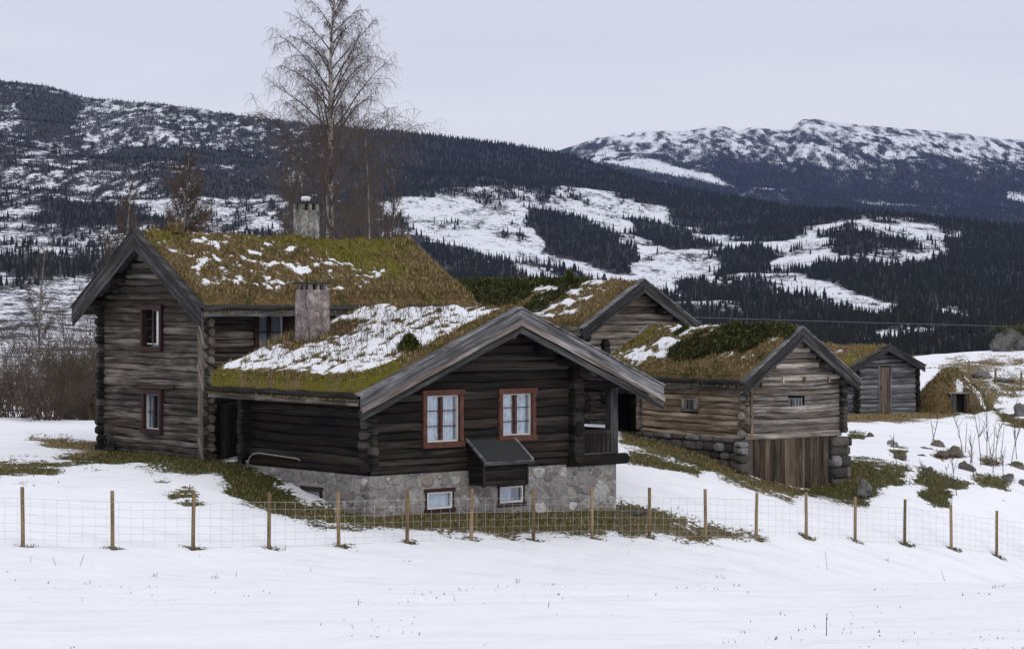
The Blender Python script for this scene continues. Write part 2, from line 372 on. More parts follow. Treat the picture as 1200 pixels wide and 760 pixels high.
def np_mesh(name, V, Fc, mat, parent=None, attrs=None, smooth=False, loc=None):
    """numpy mesh: V (n,3), Fc (m,k) faces of one size"""
    me = bpy.data.meshes.new(name); V = np.asarray(V, np.float32); Fc = np.asarray(Fc, np.int32); m, k = Fc.shape
    me.vertices.add(len(V)); me.vertices.foreach_set('co', V.ravel())
    me.loops.add(m * k); me.loops.foreach_set('vertex_index', Fc.ravel())
    me.polygons.add(m); me.polygons.foreach_set('loop_start', np.arange(0, m * k, k, dtype=np.int32))
    me.polygons.foreach_set('loop_total', np.full(m, k, np.int32))
    if smooth: me.polygons.foreach_set('use_smooth', np.ones(m, bool))
    for n, v in (attrs or {}).items():
        a = me.attributes.new(n, 'FLOAT', 'POINT'); a.data.foreach_set('value', np.asarray(v, np.float32).ravel())
    me.update(calc_edges=True); me.validate()
    return link(name, me, mat, parent, loc)
def grid_faces(ny, nx):
    i = np.arange(ny * nx).reshape(ny, nx)
    return np.stack([i[:-1, :-1], i[:-1, 1:], i[1:, 1:], i[1:, :-1]], -1).reshape(-1, 4)
def blades(name, P, H, mat, parent=None, width=.012, lean=.5, tone=None, loc=None):
    """one bent two-piece blade per base point"""
    P = np.asarray(P, float); n = len(P)
    if n == 0: return None
    a = RNG.uniform(0, 2 * pi, n); d = np.stack([np.cos(a), np.sin(a), np.zeros(n)], 1); sd = np.stack([-np.sin(a), np.cos(a), np.zeros(n)], 1)
    H = np.asarray(H, float)[:, None]; ln = RNG.uniform(.1, 1, (n, 1)) * lean; w = width * RNG.uniform(.6, 1.4, (n, 1))
    mid = P + d * H * ln * .35 + np.array([0, 0, 1]) * H * .6
    tip = P + d * H * ln + np.array([0, 0, 1]) * H * (1 - .35 * ln)
    V = np.stack([P - sd * w, P + sd * w, mid + sd * w * .7, mid - sd * w * .7, tip], 1).reshape(-1, 3)
    b = np.arange(n)[:, None] * 5
    q = np.concatenate([b + np.array([[0, 1, 2]]), b + np.array([[0, 2, 3]]), b + np.array([[3, 2, 4]])], 0)
    t = RNG.random(n) if tone is None else tone
    return np_mesh(name, V, q, mat, parent, {'tone': np.repeat(t, 5)}, loc=loc)

# ------------------------------------------------------------------ terrain
def at(u, v, Y): return np.array(((u - CX) / F * Y, Y, -(v - HZ) / F * Y))
FP = [(27, 642), (132, 645), (226, 644), (315, 642), (397, 640), (477, 637), (552, 634), (625, 632), (694, 630), (761, 630), (827, 630), (886, 631), (945, 632), (1002, 636), (1060, 638), (1115, 643), (1168, 650)]
def fence_Y(u): return 1.25 * F / (70 - 20 * (u - 27) / 1141)
ctrl = []
for u in (-500, 0, 300, 600, 900, 1200, 1700): ctrl.append((*at(u, 754, 22),)); ctrl.append((*at(u, 690, 34 if u < 900 else 38),))
for x in (-30, 0, 30): ctrl += [(x, 0, -1.7), (x, -25, -.2), (x, 12, -2.55)]
for u, v in FP: ctrl.append((*at(u, v, fence_Y(u)),))
ctrl += [(*at(-70, 640, 46.5),), (*at(1222, 657, 69.5),), (*at(1300, 664, 73),), (*at(1500, 690, 80),), (*at(-300, 640, 44),)]
for q in ((433, 606, 56.2), (722, 596, 61.5), (600, 600, 59), (500, 607, 57), (300, 546, 60.2), (322, 562, 58.9), (340, 590, 57.6), (275, 543, 61), (243, 539, 62), (180, 533, 64), (122, 528, 66.2), (60, 524, 66), (0, 540, 62), (90, 560, 58),
          (200, 575, 56), (260, 575, 56.5), (150, 600, 53), (-150, 540, 60), (0, 500, 78), (60, 499, 80), (110, 500, 80), (0, 489, 84), (60, 494, 85), (-200, 490, 84),
          (740, 510, 72.7), (757, 514, 71.5), (800, 525, 70.2), (850, 541, 68.6), (862, 550, 68), (877, 561, 68), (948, 576, 69.5), (985, 556, 70.3), (760, 545, 66), (740, 560, 64), (800, 580, 63.5), (880, 600, 63), (730, 590, 62),
          (1003, 486, 92), (1080, 484, 93.5), (1000, 520, 80), (1050, 540, 75), (1100, 545, 75.5), (1200, 560, 76), (1200, 605, 72), (1020, 590, 68), (1130, 500, 86), (1200, 500, 89), (1200, 470, 98),
          (1090, 480, 96), (1150, 455, 99), (1100, 416, 112), (1150, 412, 112), (1200, 411, 112), (1320, 412, 112), (1140, 436, 104), (1200, 435, 104), (1060, 420, 112), (960, 440, 110), (1400, 500, 90)):
    ctrl.append((*at(*q),))
for u in (300, 450, 600, 760): ctrl.append((*at(u, 490, 82),)); ctrl.append((*at(u, 500, 100),))
for u in (-400, 0, 300, 600, 850, 1050, 1250, 1600):
    for Y, z in ((135, -6.6), (165, -7.8), (200, -8.5)):
        ctrl.append(((u - CX) / F * Y, Y, z))
CT = np.array(ctrl)
def _tps(d2): return np.where(d2 > 0, d2 * np.log(d2 + 1e-12), 0)
_n = len(CT); _xy = CT[:, :2] / 10
_K = _tps(((_xy[:, None] - _xy[None]) ** 2).sum(-1)) + np.eye(_n) * .03
_Pm = np.c_[np.ones(_n), _xy]; _A = np.block([[_K, _Pm], [_Pm.T, np.zeros((3, 3))]])
_w = np.linalg.solve(_A, np.r_[CT[:, 2], 0, 0, 0])
def tz(x, y):
    x = np.asarray(x, float); sh = x.shape; q = np.stack([x.ravel(), np.asarray(y, float).ravel()], 1) / 10
    z = np.empty(len(q))
    for i in range(0, len(q), 20000):
        b = q[i:i + 20000]; z[i:i + 20000] = _tps(((b[:, None] - _xy[None]) ** 2).sum(-1)) @ _w[:_n] + _w[_n] + b @ _w[_n + 1:]
    yy = q[:, 1] * 10
    z = z + (fbm(q[:, 0] * 4, q[:, 1] * 4, 5, 3) - .5) * .14 * sst(30, 60, yy)
    return z.reshape(sh)
def ground_at(u, Y): x = (u - CX) / F * Y; return np.array((x, Y, float(tz(np.array([x]), np.array([Y]))[0])))
def ground_hit(u, v, y0=20, y1=125):
    Y = np.linspace(y0, y1, 900); z = tz((u - CX) / F * Y, Y); vv = HZ - z / Y * F
    i = np.where(vv <= v)[0]; k = i[0] if len(i) else np.argmin(abs(vv - v)); return np.array(((u - CX) / F * Y[k], Y[k], z[k]))

# bare grass patches: outlines (in photo pixels) with softness, brownness, and the distance range they lie in
BARE = [
    ([(70, 534), (122, 521), (243, 532), (290, 542), (335, 572), (352, 592), (440, 606), (430, 618), (360, 612), (300, 596), (268, 584), (262, 560), (205, 549), (150, 544), (85, 543)], 12, .1),
    ([(-40, 548), (30, 544), (75, 548), (60, 556), (-40, 560)], 12, .35),
    ([(35, 514), (90, 517), (125, 524), (100, 530), (60, 522)], 9, .75),
    ([(340, 596), (430, 602), (722, 590), (752, 590), (815, 612), (770, 619), (640, 624), (560, 625), (480, 616), (400, 612)], 12, .45),
    ([(726, 503), (760, 510), (850, 538), (878, 557), (950, 574), (930, 585), (860, 562), (800, 538), (730, 520)], 9, .5),
    ([(740, 533), (775, 539), (830, 552), (818, 556), (770, 546), (735, 540)], 7, .35),
    ([(940, 578), (955, 560), (985, 545), (1010, 540), (1062, 550), (1058, 566), (1030, 574), (1015, 592), (985, 588)], 10, .2),
    ([(985, 484), (1085, 480), (1120, 486), (1090, 491), (1000, 494), (985, 498)], 7, .9),
    ([(1085, 470), (1100, 430), (1120, 418), (1150, 425), (1170, 450), (1175, 475), (1140, 490)], 9, .9),
    ([(1085, 432), (1150, 420), (1200, 418), (1220, 425), (1200, 434), (1130, 436)], 9, .7),
    ([(1160, 478), (1175, 483), (1215, 500), (1215, 506), (1180, 496)], 7, .4),
    ([(1150, 440), (1200, 438), (1220, 450), (1190, 470), (1165, 462)], 14, .55),
    ([(1080, 552), (1140, 566), (1125, 574), (1070, 566)], 7, .2), ([(1135, 558), (1185, 562), (1180, 574), (1150, 570)], 7, .35),
    ([(1090, 585), (1112, 588), (1110, 594), (1092, 592)], 6, .3), ([(1095, 533), (1125, 526), (1130, 536), (1105, 540)], 6, .5),
    ([(1075, 578), (1095, 570), (1120, 577), (1105, 590), (1080, 585)], 6, .15), ([(1045, 525), (1062, 528), (1060, 540), (1046, 538)], 5, .4),
    ([(995, 508), (1015, 509), (1012, 514), (996, 514)], 5, .3), ([(1150, 538), (1172, 540), (1170, 546), (1150, 545)], 5, .4),
    ([(200, 574), (224, 572), (222, 577), (203, 577)], 4, .5), ([(196, 581), (226, 579), (232, 583), (200, 585)], 4, .3), ([(208, 590), (244, 587), (246, 592), (210, 594)], 4, .4), ([(182, 563), (197, 563), (196, 567), (184, 566)], 4, .4),
    ([(740, 612), (830, 618), (880, 625), (820, 628), (730, 622)], 16, .5),
]
def build_ground():
    xs = np.concatenate([np.linspace(-320, -40, 40)[:-1], np.arange(-40, 46, .22), np.linspace(46, 320, 40)])
    ys = np.concatenate([np.linspace(-40, 18, 24)[:-1], np.arange(18, 118, .22), np.linspace(118.5, 205, 40)])
    X, Y = np.meshgrid(xs, ys); Z = tz(X, Y)
    Yc = np.maximum(Y, 1); U = CX + X / Yc * F; V = HZ - Z / Yc * F
    bare = np.zeros_like(X); brown = np.full_like(X, .3)
    ok = (Y > 30) & (Y < 118) & (U > -200) & (U < 1400)
    wob = (fbm(X * 1.3, Y * 1.3, 3, 5) - .5) * 22
    for poly, soft, bw in BARE:
        d = pdist(U[ok], V[ok], poly) + wob[ok] * min(1, soft / 12)
        b = sst(-soft * 1.7, soft * 1.2, d)
        if bw >= .55 and min(q[0] for q in poly) > 1080: b = b * .66
        k = b > bare[ok]; t = bare[ok]; t[k] = b[k]; bare[ok] = t
        t = brown[ok]; t[b > .25] = bw; brown[ok] = t
    for u, v in FP:                      # little thawed ring at each post
        x, y, z = at(u, v, fence_Y(u)); bare = np.maximum(bare, .8 * np.exp(-((X - x - .05) ** 2 + (Y - y) ** 2) / .10))
    Z = Z - .05 * sst(.60, .72, fbm(X * 1.1, Y * .7, 91, 3)) * sst(14, 22, Y) * (Y < 62)
    Z = Z + .05 * (1 - sst(.3, .7, bare)) + (fbm(X * 2.3, Y * 2.3, 9, 3) - .5) * (.05 + .05 * bare)
    V3 = np.stack([X, Y, Z], -1).reshape(-1, 3)
    o = np_mesh('snowy_ground', V3, grid_faces(*X.shape), 'ground', attrs={'bare': bare, 'brown': brown}, smooth=True)
    tag(o, kind='structure')
    # grass blades where the ground is bare
    n = 90000
    pick = RNG.choice(bare.size, n, p=(bare ** 2 * (Y > 40)).ravel() / (bare ** 2 * (Y > 40)).sum())
    x = X.ravel()[pick] + RNG.uniform(-.15, .15, n); y = Y.ravel()[pick] + RNG.uniform(-.15, .15, n)
    keep = bare.ravel()[pick] + (fbm(x * 3, y * 3, 21, 3) - .5) * 1.3 > .58; x = x[keep]; y = y[keep]; pick = pick[keep]
    z = Z.ravel()[pick] - .02
    bl = blades('meadow_grass', np.stack([x, y, z], 1), RNG.uniform(.03, .12, len(x)), 'blade_ground', width=.011, lean=.9,
                tone=np.clip(RNG.random(len(x)) * .75 + brown.ravel()[pick] * .6 + .0, 0, 1))
    n = 8000; y = 1 / RNG.uniform(1 / 62, 1 / 20, n); x = (RNG.uniform(-40, 1240, n) - CX) / F * y
    k = sst(.50, .68, fbm(x * .8, y * .35, 25, 4)) * sst(.4, .7, fbm(x * 4, y * 3, 27, 2)) > RNG.random(n) * 1.1; x, y = x[k], y[k]
    b2 = blades('snow_grass_tips', np.stack([x, y, tz(x, y) + .03], 1), RNG.uniform(.015, .055, len(x)), 'blade_ground', width=.007, lean=1.3, tone=RNG.random(len(x)) * .6 + .35)
    tag(b2, 'scattered tips of dead grass pricking through the snow field', 'grass', kind='stuff')
    tag(bl, 'short winter grass showing through the thawed patches of snow', 'grass', kind='stuff')
build_ground()

# ------------------------------------------------------------------ far hills with their forest
SKY_A = ([-600, -200, 0, 50, 100, 150, 180, 215, 260, 320, 400, 470, 500, 560, 610, 660, 700, 760, 820, 900, 960, 1040, 1200, 1500, 1900],
         [70, 85, 95, 100, 114, 119, 119, 124, 133, 141, 149, 155, 158, 166, 172, 181, 192, 213, 226, 240, 246, 252, 268, 300, 310])
SKY_B = ([300, 560, 655, 680, 700, 740, 780, 800, 826, 850, 866, 880, 900, 926, 933, 942, 955, 970, 990, 1040, 1100, 1150, 1200, 1350, 1600, 1900],
         [230, 200, 177, 168, 161, 156, 153, 155, 149, 149, 153, 148, 150, 150, 144, 139, 139, 143, 146, 151, 155, 160, 165, 176, 190, 200])
def hillA(u, w):
    u = np.asarray(u, float); sky = np.interp(u, *SKY_A); Ds = np.interp(u, [650, 1000], [5500, 3500])
    D = 150 * (Ds / 150) ** (np.clip(w, 0, 1) ** .46)
    v = 480 + (sky - 480) * np.clip(w, 0, 1)
    over = np.maximum(w - 1, 0); D = D + over * 2500; v = v + over * 260
    X = (u - CX) / F * D; Z = (HZ - v) / F * D
    Z = Z + (fbm(X / 260, D / 420, 31, 4) - .5) * D * .012 * sst(.1, .4, w) * (1 - .8 * sst(.85, 1, w))
    return X, D, Z, v
def hillB(u, w):
    u = np.asarray(u, float); sky = np.interp(u, *SKY_B)
    D = 6500 + 4500 * np.clip(w, 0, 1); v = 330 + (sky - 330) * np.clip(w, 0, 1)
    over = np.maximum(w - 1, 0); D = D + over * 3000; v = v + over * 120
    X = (u - CX) / F * D; Z = (HZ - v) / F * D
    Z = Z + (fbm(X / 420, D / 700, 41, 5) - .5) * D * .010 * sst(.1, .5, w) * (1 - .7 * sst(.9, 1, w)) + (fbm(X / 90, D / 140, 43, 3) - .5) * 14 * sst(.75, 1, w)
    return X, D, Z, v
def poly_in(u, v, poly, soft=4):
    return sst(-soft, soft, pdist(u, v, poly))
CLEAR = [  # open snowy clearings on the valley side
    ([(440, 242), (500, 229), (560, 224), (588, 220), (640, 238), (655, 219), (690, 222), (760, 240), (805, 263), (870, 281), (930, 283), (945, 270), (985, 256), (1010, 254), (1060, 262), (1105, 274), (1128, 275), (1103, 305), (1050, 309), (1000, 305), (940, 313), (905, 320), (880, 332), (800, 326), (792, 346), (760, 338), (700, 320), (625, 302), (560, 291), (450, 277)], .9),
    ([(545, 292), (610, 303), (660, 318), (705, 331), (690, 338), (620, 318), (560, 300)], .95),
    ([(795, 348), (850, 353), (880, 360), (870, 368), (800, 362)], .95),
    ([(866, 324), (930, 317), (990, 334), (1040, 347), (1062, 362), (1040, 366), (980, 350), (905, 338)], .9),
    ([(1096, 352), (1130, 354), (1172, 376), (1165, 380), (1110, 368)], .95),
    ([(1000, 396), (1040, 386), (1095, 384), (1092, 392), (1040, 398), (1005, 404)], .95),
    ([(-60, 242), (30, 240), (60, 262), (130, 268), (200, 275), (150, 290), (60, 300), (-60, 298)], .72),
    ([(68, 230), (120, 230), (200, 240), (300, 248), (345, 262), (345, 285), (250, 280), (190, 262), (120, 240), (70, 238)], .75),
    ([(-60, 318), (10, 322), (22, 342), (10, 352), (-60, 352)], .9), ([(-60, 338), (130, 330), (170, 400), (150, 480), (-60, 480)], .66),
    ([(95, 115), (150, 112), (190, 140), (185, 165), (130, 168), (95, 150)], .42), ([(470, 163), (525, 165), (520, 172), (472, 172)], .4),
    ([(540, 186), (572, 190), (570, 196), (545, 194)], .55), ([(0, 205), (120, 208), (230, 190), (240, 198), (120, 222), (0, 222)], .4), ([(225, 185), (310, 178), (312, 200), (240, 205)], .35),
]
DARK = [
    ([(612, 252), (660, 256), (700, 268), (742, 290), (742, 313), (690, 307), (640, 288)], .95), ([(735, 252), (800, 265), (840, 290), (785, 293), (752, 276)], .85),
    ([(838, 296), (888, 286), (905, 318), (850, 327)], .9), ([(955, 276), (1005, 268), (1060, 284), (1092, 298), (1045, 301), (990, 296)], .75),
    ([(55, 240), (110, 240), (190, 258), (240, 272), (180, 266), (120, 262), (60, 256)], .95), ([(25, 116), (60, 108), (88, 120), (85, 162), (40, 155)], .95),
    ([(100, 178), (240, 172), (330, 190), (330, 205), (220, 196), (110, 196)], .85), ([(-20, 300), (120, 296), (150, 320), (60, 330), (-20, 318)], .6), ([(445, 255), (478, 255), (480, 275), (445, 272)], .5), ([(220, 215), (345, 205), (345, 235), (260, 240)], .8), ([(555, 225), (600, 222), (590, 252), (560, 252)], .4),
]
def mapA(u, v, X, D):
    """snow openness 0..1 and tree density 0..1 on the near hill"""
    n = fbm(X / 170 + 3, D / 380, 51, 4); n2 = fbm(X / 38, D / 120, 57, 3)
    left = 1 - sst(330, 520, u + (v - 150) * .3)
    openn = .10 + .16 * left * sst(.45, .66, n) + .17 * left
    n4 = fbm(X / 9, D / 50, 67, 2)
    openn = openn + (n2 - .5) * (.2 + .55 * left) + (n4 - .5) * (.1 + 1.25 * left * sst(1500, 3000, D))
    n3 = fbm(X / 55 + 7, D / 160, 65, 4)
    wu = u + (fbm(X / 60, D / 150, 61, 4) - .5) * 46; wv = v + (fbm(X / 60 + 9, D / 150, 63, 4) - .5) * 18
    for p, k in CLEAR: openn = np.maximum(openn, poly_in(wu, wv, p, 6) * k * np.clip(.88 + 1.2 * (n3 - .45) + .75 * (n4 - .5), .25, 1.08))
    for p, k in DARK: openn = openn * (1 - k * poly_in(wu, wv, p))
    return np.clip(openn, 0, 1)
def mapB(u, v, X, D, w):
    n = fbm(X / 330 + 5, D / 700, 71, 4); n2 = fbm(X / 70, D / 200, 73, 3)
    n4 = fbm(X / 24, D / 90, 77, 2)
    o = sst(.60, .95, w) * .58 + (n - .5) * .8 + (n2 - .5) * .8 + (n4 - .5) * (.3 + 1.0 * sst(.5, .9, w)) + .02
    for p, k in (([(700, 192), (760, 193), (830, 207), (860, 222), (800, 212), (730, 204)], .95), ([(880, 222), (910, 222), (908, 226), (882, 226)], .9), ([(1000, 233), (1120, 243), (1130, 250), (1010, 240)], .55), ([(1180, 222), (1230, 228), (1230, 236), (1180, 230)], .8)):
        o = np.maximum(o, poly_in(u, v, p, 3) * k)
    return np.clip(o, 0, 1)
def build_hills():
    us = np.concatenate([np.arange(-600, -60, 5.0), np.arange(-60, 1260, 1.8), np.arange(1260, 1901, 5.0)]); ws = np.concatenate([np.linspace(0, 1, 250), np.linspace(1.02, 1.4, 12)])
    U, Wg = np.meshgrid(us, ws); X, D, Z, v = hillA(U, Wg); op = mapA(U, v, X, D)
    o = np_mesh('forest_hill', np.stack([X, D, Z], -1).reshape(-1, 3), grid_faces(*U.shape), 'far', attrs={'snow': np.maximum(op * .80 + .04, .72 * sst(.16, .05, Wg)), 'fine': np.ones_like(op)}, smooth=True)
    tag(o, kind='structure')
    us = np.concatenate([np.arange(200, 560, 6.0), np.arange(560, 1260, 1.8), np.arange(1260, 1901, 6.0)]); ws = np.concatenate([np.linspace(0, .35, 20)[:-1], np.linspace(.35, 1, 170), np.linspace(1.02, 1.5, 12)])
    U, Wg = np.meshgrid(us, ws); X, D, Z, v = hillB(U, Wg); op = mapB(U, v, X, D, Wg)
    o = np_mesh('mountain', np.stack([X, D, Z], -1).reshape(-1, 3), grid_faces(*U.shape), 'far', attrs={'snow': op * .78 + .08, 'fine': np.zeros_like(op)}, smooth=True)
    tag(o, kind='structure')
    # flat valley floor out to the horizon so that nothing hangs in the air
    g = np.array([(-30000, -30000, -70), (30000, -30000, -70), (30000, 30000, -70), (-30000, 30000, -70)], float)
    tag(np_mesh('valley_floor', g, [(0, 1, 2, 3)], 'far', attrs={'snow': [.5] * 4, 'fine': [1] * 4}), kind='structure')
def tree_mesh(name, P, Hh, Wd, tone, mat, tiers, label, cat, spiky=.0):
    n = len(P); k = 5; vs = []; fs = []; tn = []
    a0 = RNG.uniform(0, 6.28, n)
    per = tiers * (k + 1); V = np.zeros((n, per, 3)); T = np.zeros((n, per))
    for t in range(tiers):
        zb = Hh * (.05 + .80 * t / tiers) ; ztip = Hh * min(1.0, (.05 + .80 * (t + 1) / tiers) + .18); r = Wd * .5 * (1 - .82 * t / tiers)
        if t == tiers - 1: ztip = Hh
        for q in range(k):
            a = a0 + 2 * pi * q / k + t * .7; rr = r * RNG.uniform(.65, 1.2, n)
            V[:, t * (k + 1) + q] = np.stack([P[:, 0] + np.cos(a) * rr, P[:, 1] + np.sin(a) * rr, P[:, 2] + zb - Hh * RNG.uniform(0, .06, n)], 1)
            T[:, t * (k + 1) + q] = tone + RNG.uniform(-.12, .12, n)
        V[:, t * (k + 1) + k] = np.stack([P[:, 0], P[:, 1], P[:, 2] + ztip], 1); T[:, t * (k + 1) + k] = tone + .05
    tri = np.array([(t * (k + 1) + q, t * (k + 1) + (q + 1) % k, t * (k + 1) + k) for t in range(tiers) for q in range(k)])
    Fc = (np.arange(n)[:, None, None] * per + tri[None]).reshape(-1, 3)
    o = np_mesh(name, V.reshape(-1, 3), Fc, mat, attrs={'tone': np.clip(T, 0, 1).ravel()})
    return tag(o, label, cat, kind='stuff')
def build_forest():
    # near hill
    n = 330000
    u = RNG.uniform(-420, 1650, n); w = RNG.uniform(0.09, 1.02, n) ** .85
    X, D, Z, v = hillA(u, w); op = mapA(u, v, X, D)
    dens = (1 - op) ** 1.6 * np.clip((D / 2600) ** 1.2, .30, 2.2) * .55
    small = (op > .55) & (RNG.random(n) < .93)
    dens = np.where(op > .55, np.where(small, .055, .010) * np.clip(D / 2200, .3, 1.5), dens)
    dens = np.where((D < 1500) & (u > 700) & (op < .5), .25, dens)
    dens *= np.where(v > np.interp(u, [0, 120, 200, 1000, 1200], [440, 440, 420, 415, 415]), 0, 1)
    keep = RNG.random(n) < dens
    X, D, Z, op, u, v, small = (q[keep] for q in (X, D, Z, op, u, v, small)); n = len(X)
    H = (4.5 + 10.5 * RNG.random(n) ** 1.3) * (1 - .35 * sst(.5, .9, op)) * np.interp(D, [400, 1200, 2200, 6000], [.5, .62, .82, 1.0])
    H = np.where(small, RNG.uniform(1.0, 3.2, n), H)
    H *= 1 - .38 * (1 - sst(330, 520, u + (v - 150) * .3)) * sst(2000, 3500, D)
    H = np.where((u < 220) & (v > 345), H * .35, H)
    bareT = RNG.random(n) < .12 + .20 * sst(.45, .6, fbm(X / 200, D / 300, 81, 3)) * (D < 3200)
    P = np.stack([X, D, Z - .5], 1); Wd = H * RNG.uniform(.22, .50, n)
    c = ~bareT
    tree_mesh('conifer_forest', P[c], H[c], Wd[c], RNG.random(c.sum()) * .6 + .12, 'conifer', 4, 'dark spruce forest covering the near valley side', 'forest')
    b = bareT
    tree_mesh('bare_birch_wood', P[b], H[b] * .8, Wd[b] * .9, RNG.random(b.sum()) * .8, 'barewood', 2, 'brownish leafless birch wood among the spruces on the near hill', 'forest')
    n = 170000
    u = RNG.uniform(560, 1600, n); w = RNG.uniform(.25, 1.0, n)
    X, D, Z, v = hillB(u, w); op = mapB(u, v, X, D, w)
    hid = v > np.interp(u, *SKY_A) + 12
    dens = (1 - op) ** 1.5 * .95 * (1 - .6 * sst(.9, 1, w)); keep = (RNG.random(n) < dens) & ~hid
    X, D, Z, w = (q[keep] for q in (X, D, Z, w)); n = len(X)
    H = RNG.uniform(6, 13, n) * (1.15 - .5 * sst(.6, 1, w))
    tree_mesh('mountain_forest', np.stack([X, D, Z - .5], 1), H, H * RNG.uniform(.3, .45, n), RNG.random(n) * .5 + .1, 'conifer', 2, 'blue-grey forest on the slopes of the far snowy mountain', 'forest')
build_hills(); build_forest()

def build_haze():
    t = NT('thin valley haze'); v = t.n('VolumePrincipled', {'Color': (.36, .50, 1, 1), 'Density': 1.95e-5, 'Anisotropy': 0.0})
    t.t.links.new(v.outputs[0], t.out.inputs['Volume']); M['haze'] = t.m
    b = MB(); b.box(-16000, 16000, -800, 16500, -72, 1150); o = b.build('haze', 'haze'); o.data.materials[0] = t.m
    tag(o, 'thin blue haze in the air of the valley', 'haze', kind='stuff')
build_haze()

# ------------------------------------------------------------------ building kit
TH = R_(40)
def place(u, v, Y): p = at(u, v, Y); return tuple(p)
def face_pt(face, c, a, d, z):
    return (a, c - d, z) if face == 'y' else ((c - d, a, z) if face == 'x' else (c + d, a, z))   # X = outward +x
def rects_minus(a0, a1, z0, z1, ops):
    A = sorted({a0, a1, *[max(a0, min(a1, q)) for o in ops for q in o[:2]]}); Zs = sorted({z0, z1, *[max(z0, min(z1, q)) for o in ops for q in o[2:]]})
    for i in range(len(A) - 1):
        for j in range(len(Zs) - 1):
            ca, cz = (A[i] + A[i + 1]) / 2, (Zs[j] + Zs[j + 1]) / 2
            if not any(o[0] < ca < o[1] and o[2] < cz < o[3] for o in ops): yield A[i], A[i + 1], Zs[j], Zs[j + 1]
def log_wall(mb, face, c, a0, a1, z0, z1, ops=(), h=.2, bulge=.06, seed=0, tri=None, sag=0.0, tb=(0, 1)):
    """courses of hewn logs; tri=(centre, peak z, slope) clips the courses to a gable"""
    rg = random.Random(seed); z = z0
    while z < z1 - .05:
        hh = h * rg.uniform(.72, 1.3)
        if z + hh > z1 - .07: hh = z1 - z
        zc = z + hh / 2; b0, b1 = a0, a1
        if tri and zc > tri[3]:
            half = (tri[1] - zc) / tri[2]; b0, b1 = max(a0, tri[0] - half), min(a1, tri[0] + half)
            if b1 - b0 < .15: break
        iv = [(b0, b1)]
        for o in ops:
            if o[2] < zc < o[3]:
                iv = [q for (p0, p1) in iv for q in ((p0, min(p1, o[0])), (max(p0, o[1]), p1)) if q[1] - q[0] > .03]
        tone = tb[0] + (tb[1] - tb[0]) * rg.random(); ph = rg.random() * 20; am = rg.uniform(.004, .015); bl = bulge * rg.uniform(.8, 1.2); tp = rg.uniform(-.12, .12)
        for p0, p1 in iv:
            n = max(2, int((p1 - p0) / .3) + 1); vs = []; gr = []
            for i in range(n):
                a = p0 + (p1 - p0) * i / (n - 1)
                wz = am * sin(a * 1.7 + ph) + am * .6 * sin(a * 4.1 + ph * 2) + sag * sin(pi * (a - a0) / (a1 - a0))
                k = hh * .5 * (1 + tp * (a - (a0 + a1) / 2) / (a1 - a0) + .05 * sin(a * 2.9 + ph)); bb = bl * (1 + .2 * sin(a * 2.3 + ph * 3))
                for j, (fz, fd) in enumerate(((-1.02, -.03), (-.90, bb * .42), (-.62, bb * .9), (0, bb), (.62, bb * .95), (.90, bb * .55), (1.02, -.03))):
                    vs.append(face_pt(face, c, a, fd, zc + wz + fz * k)); gr.append((a + ph, zc * 1.0 + fz * k * 1.1 + ph, tone))
            fs = [(i * 7 + j, (i + 1) * 7 + j, (i + 1) * 7 + j + 1, i * 7 + j + 1) for i in range(n - 1) for j in range(6)]
            if face == 'y': pass
            else: fs = [f[::-1] for f in fs]
            mb.add(vs, fs, gr)
        z += hh
def log_end(mb, p, ax, ln, r, seed=None):
    """one projecting log end; p = base point on the wall, ax = unit outward vector"""
    ax = np.array(ax, float); p = np.array(p, float); n = 8
    up = np.array((0, 0, 1.0)); sd = np.cross(ax, up); vs = []; gr = []; tone = random.random(); kk = random.random() * 9
    rr = [r * random.uniform(.9, 1.06) for _ in range(n)]
    for k, (L, s) in enumerate(((-.05, 1), (ln - .03, 1), (ln, .86), (ln, 0))):
        for q in range(n):
            t = 2 * pi * (q + .5) / n; o = p + ax * L + (sd * cos(t) * .85 + up * sin(t)) * rr[q] * s
            vs.append(o); gr.append((L * .3 + kk + cos(t) * r * s, sin(t) * r * s * 1.5 + kk, tone))
    fs = [(k * n + q, k * n + (q + 1) % n, (k + 1) * n + (q + 1) % n, (k + 1) * n + q) for k in range(3) for q in range(n)]
    mb.add(vs, fs, gr)
def corner_ends(mb, cx, cy, z0, z1, dirs, h=.2, ext=.24):
    z = z0 + h * .5; i = 0
    while z < z1:
        d = dirs[i % len(dirs)]
        log_end(mb, (cx, cy, z), d, ext * random.uniform(.85, 1.2), h * .52); z += h * .55; i += 1
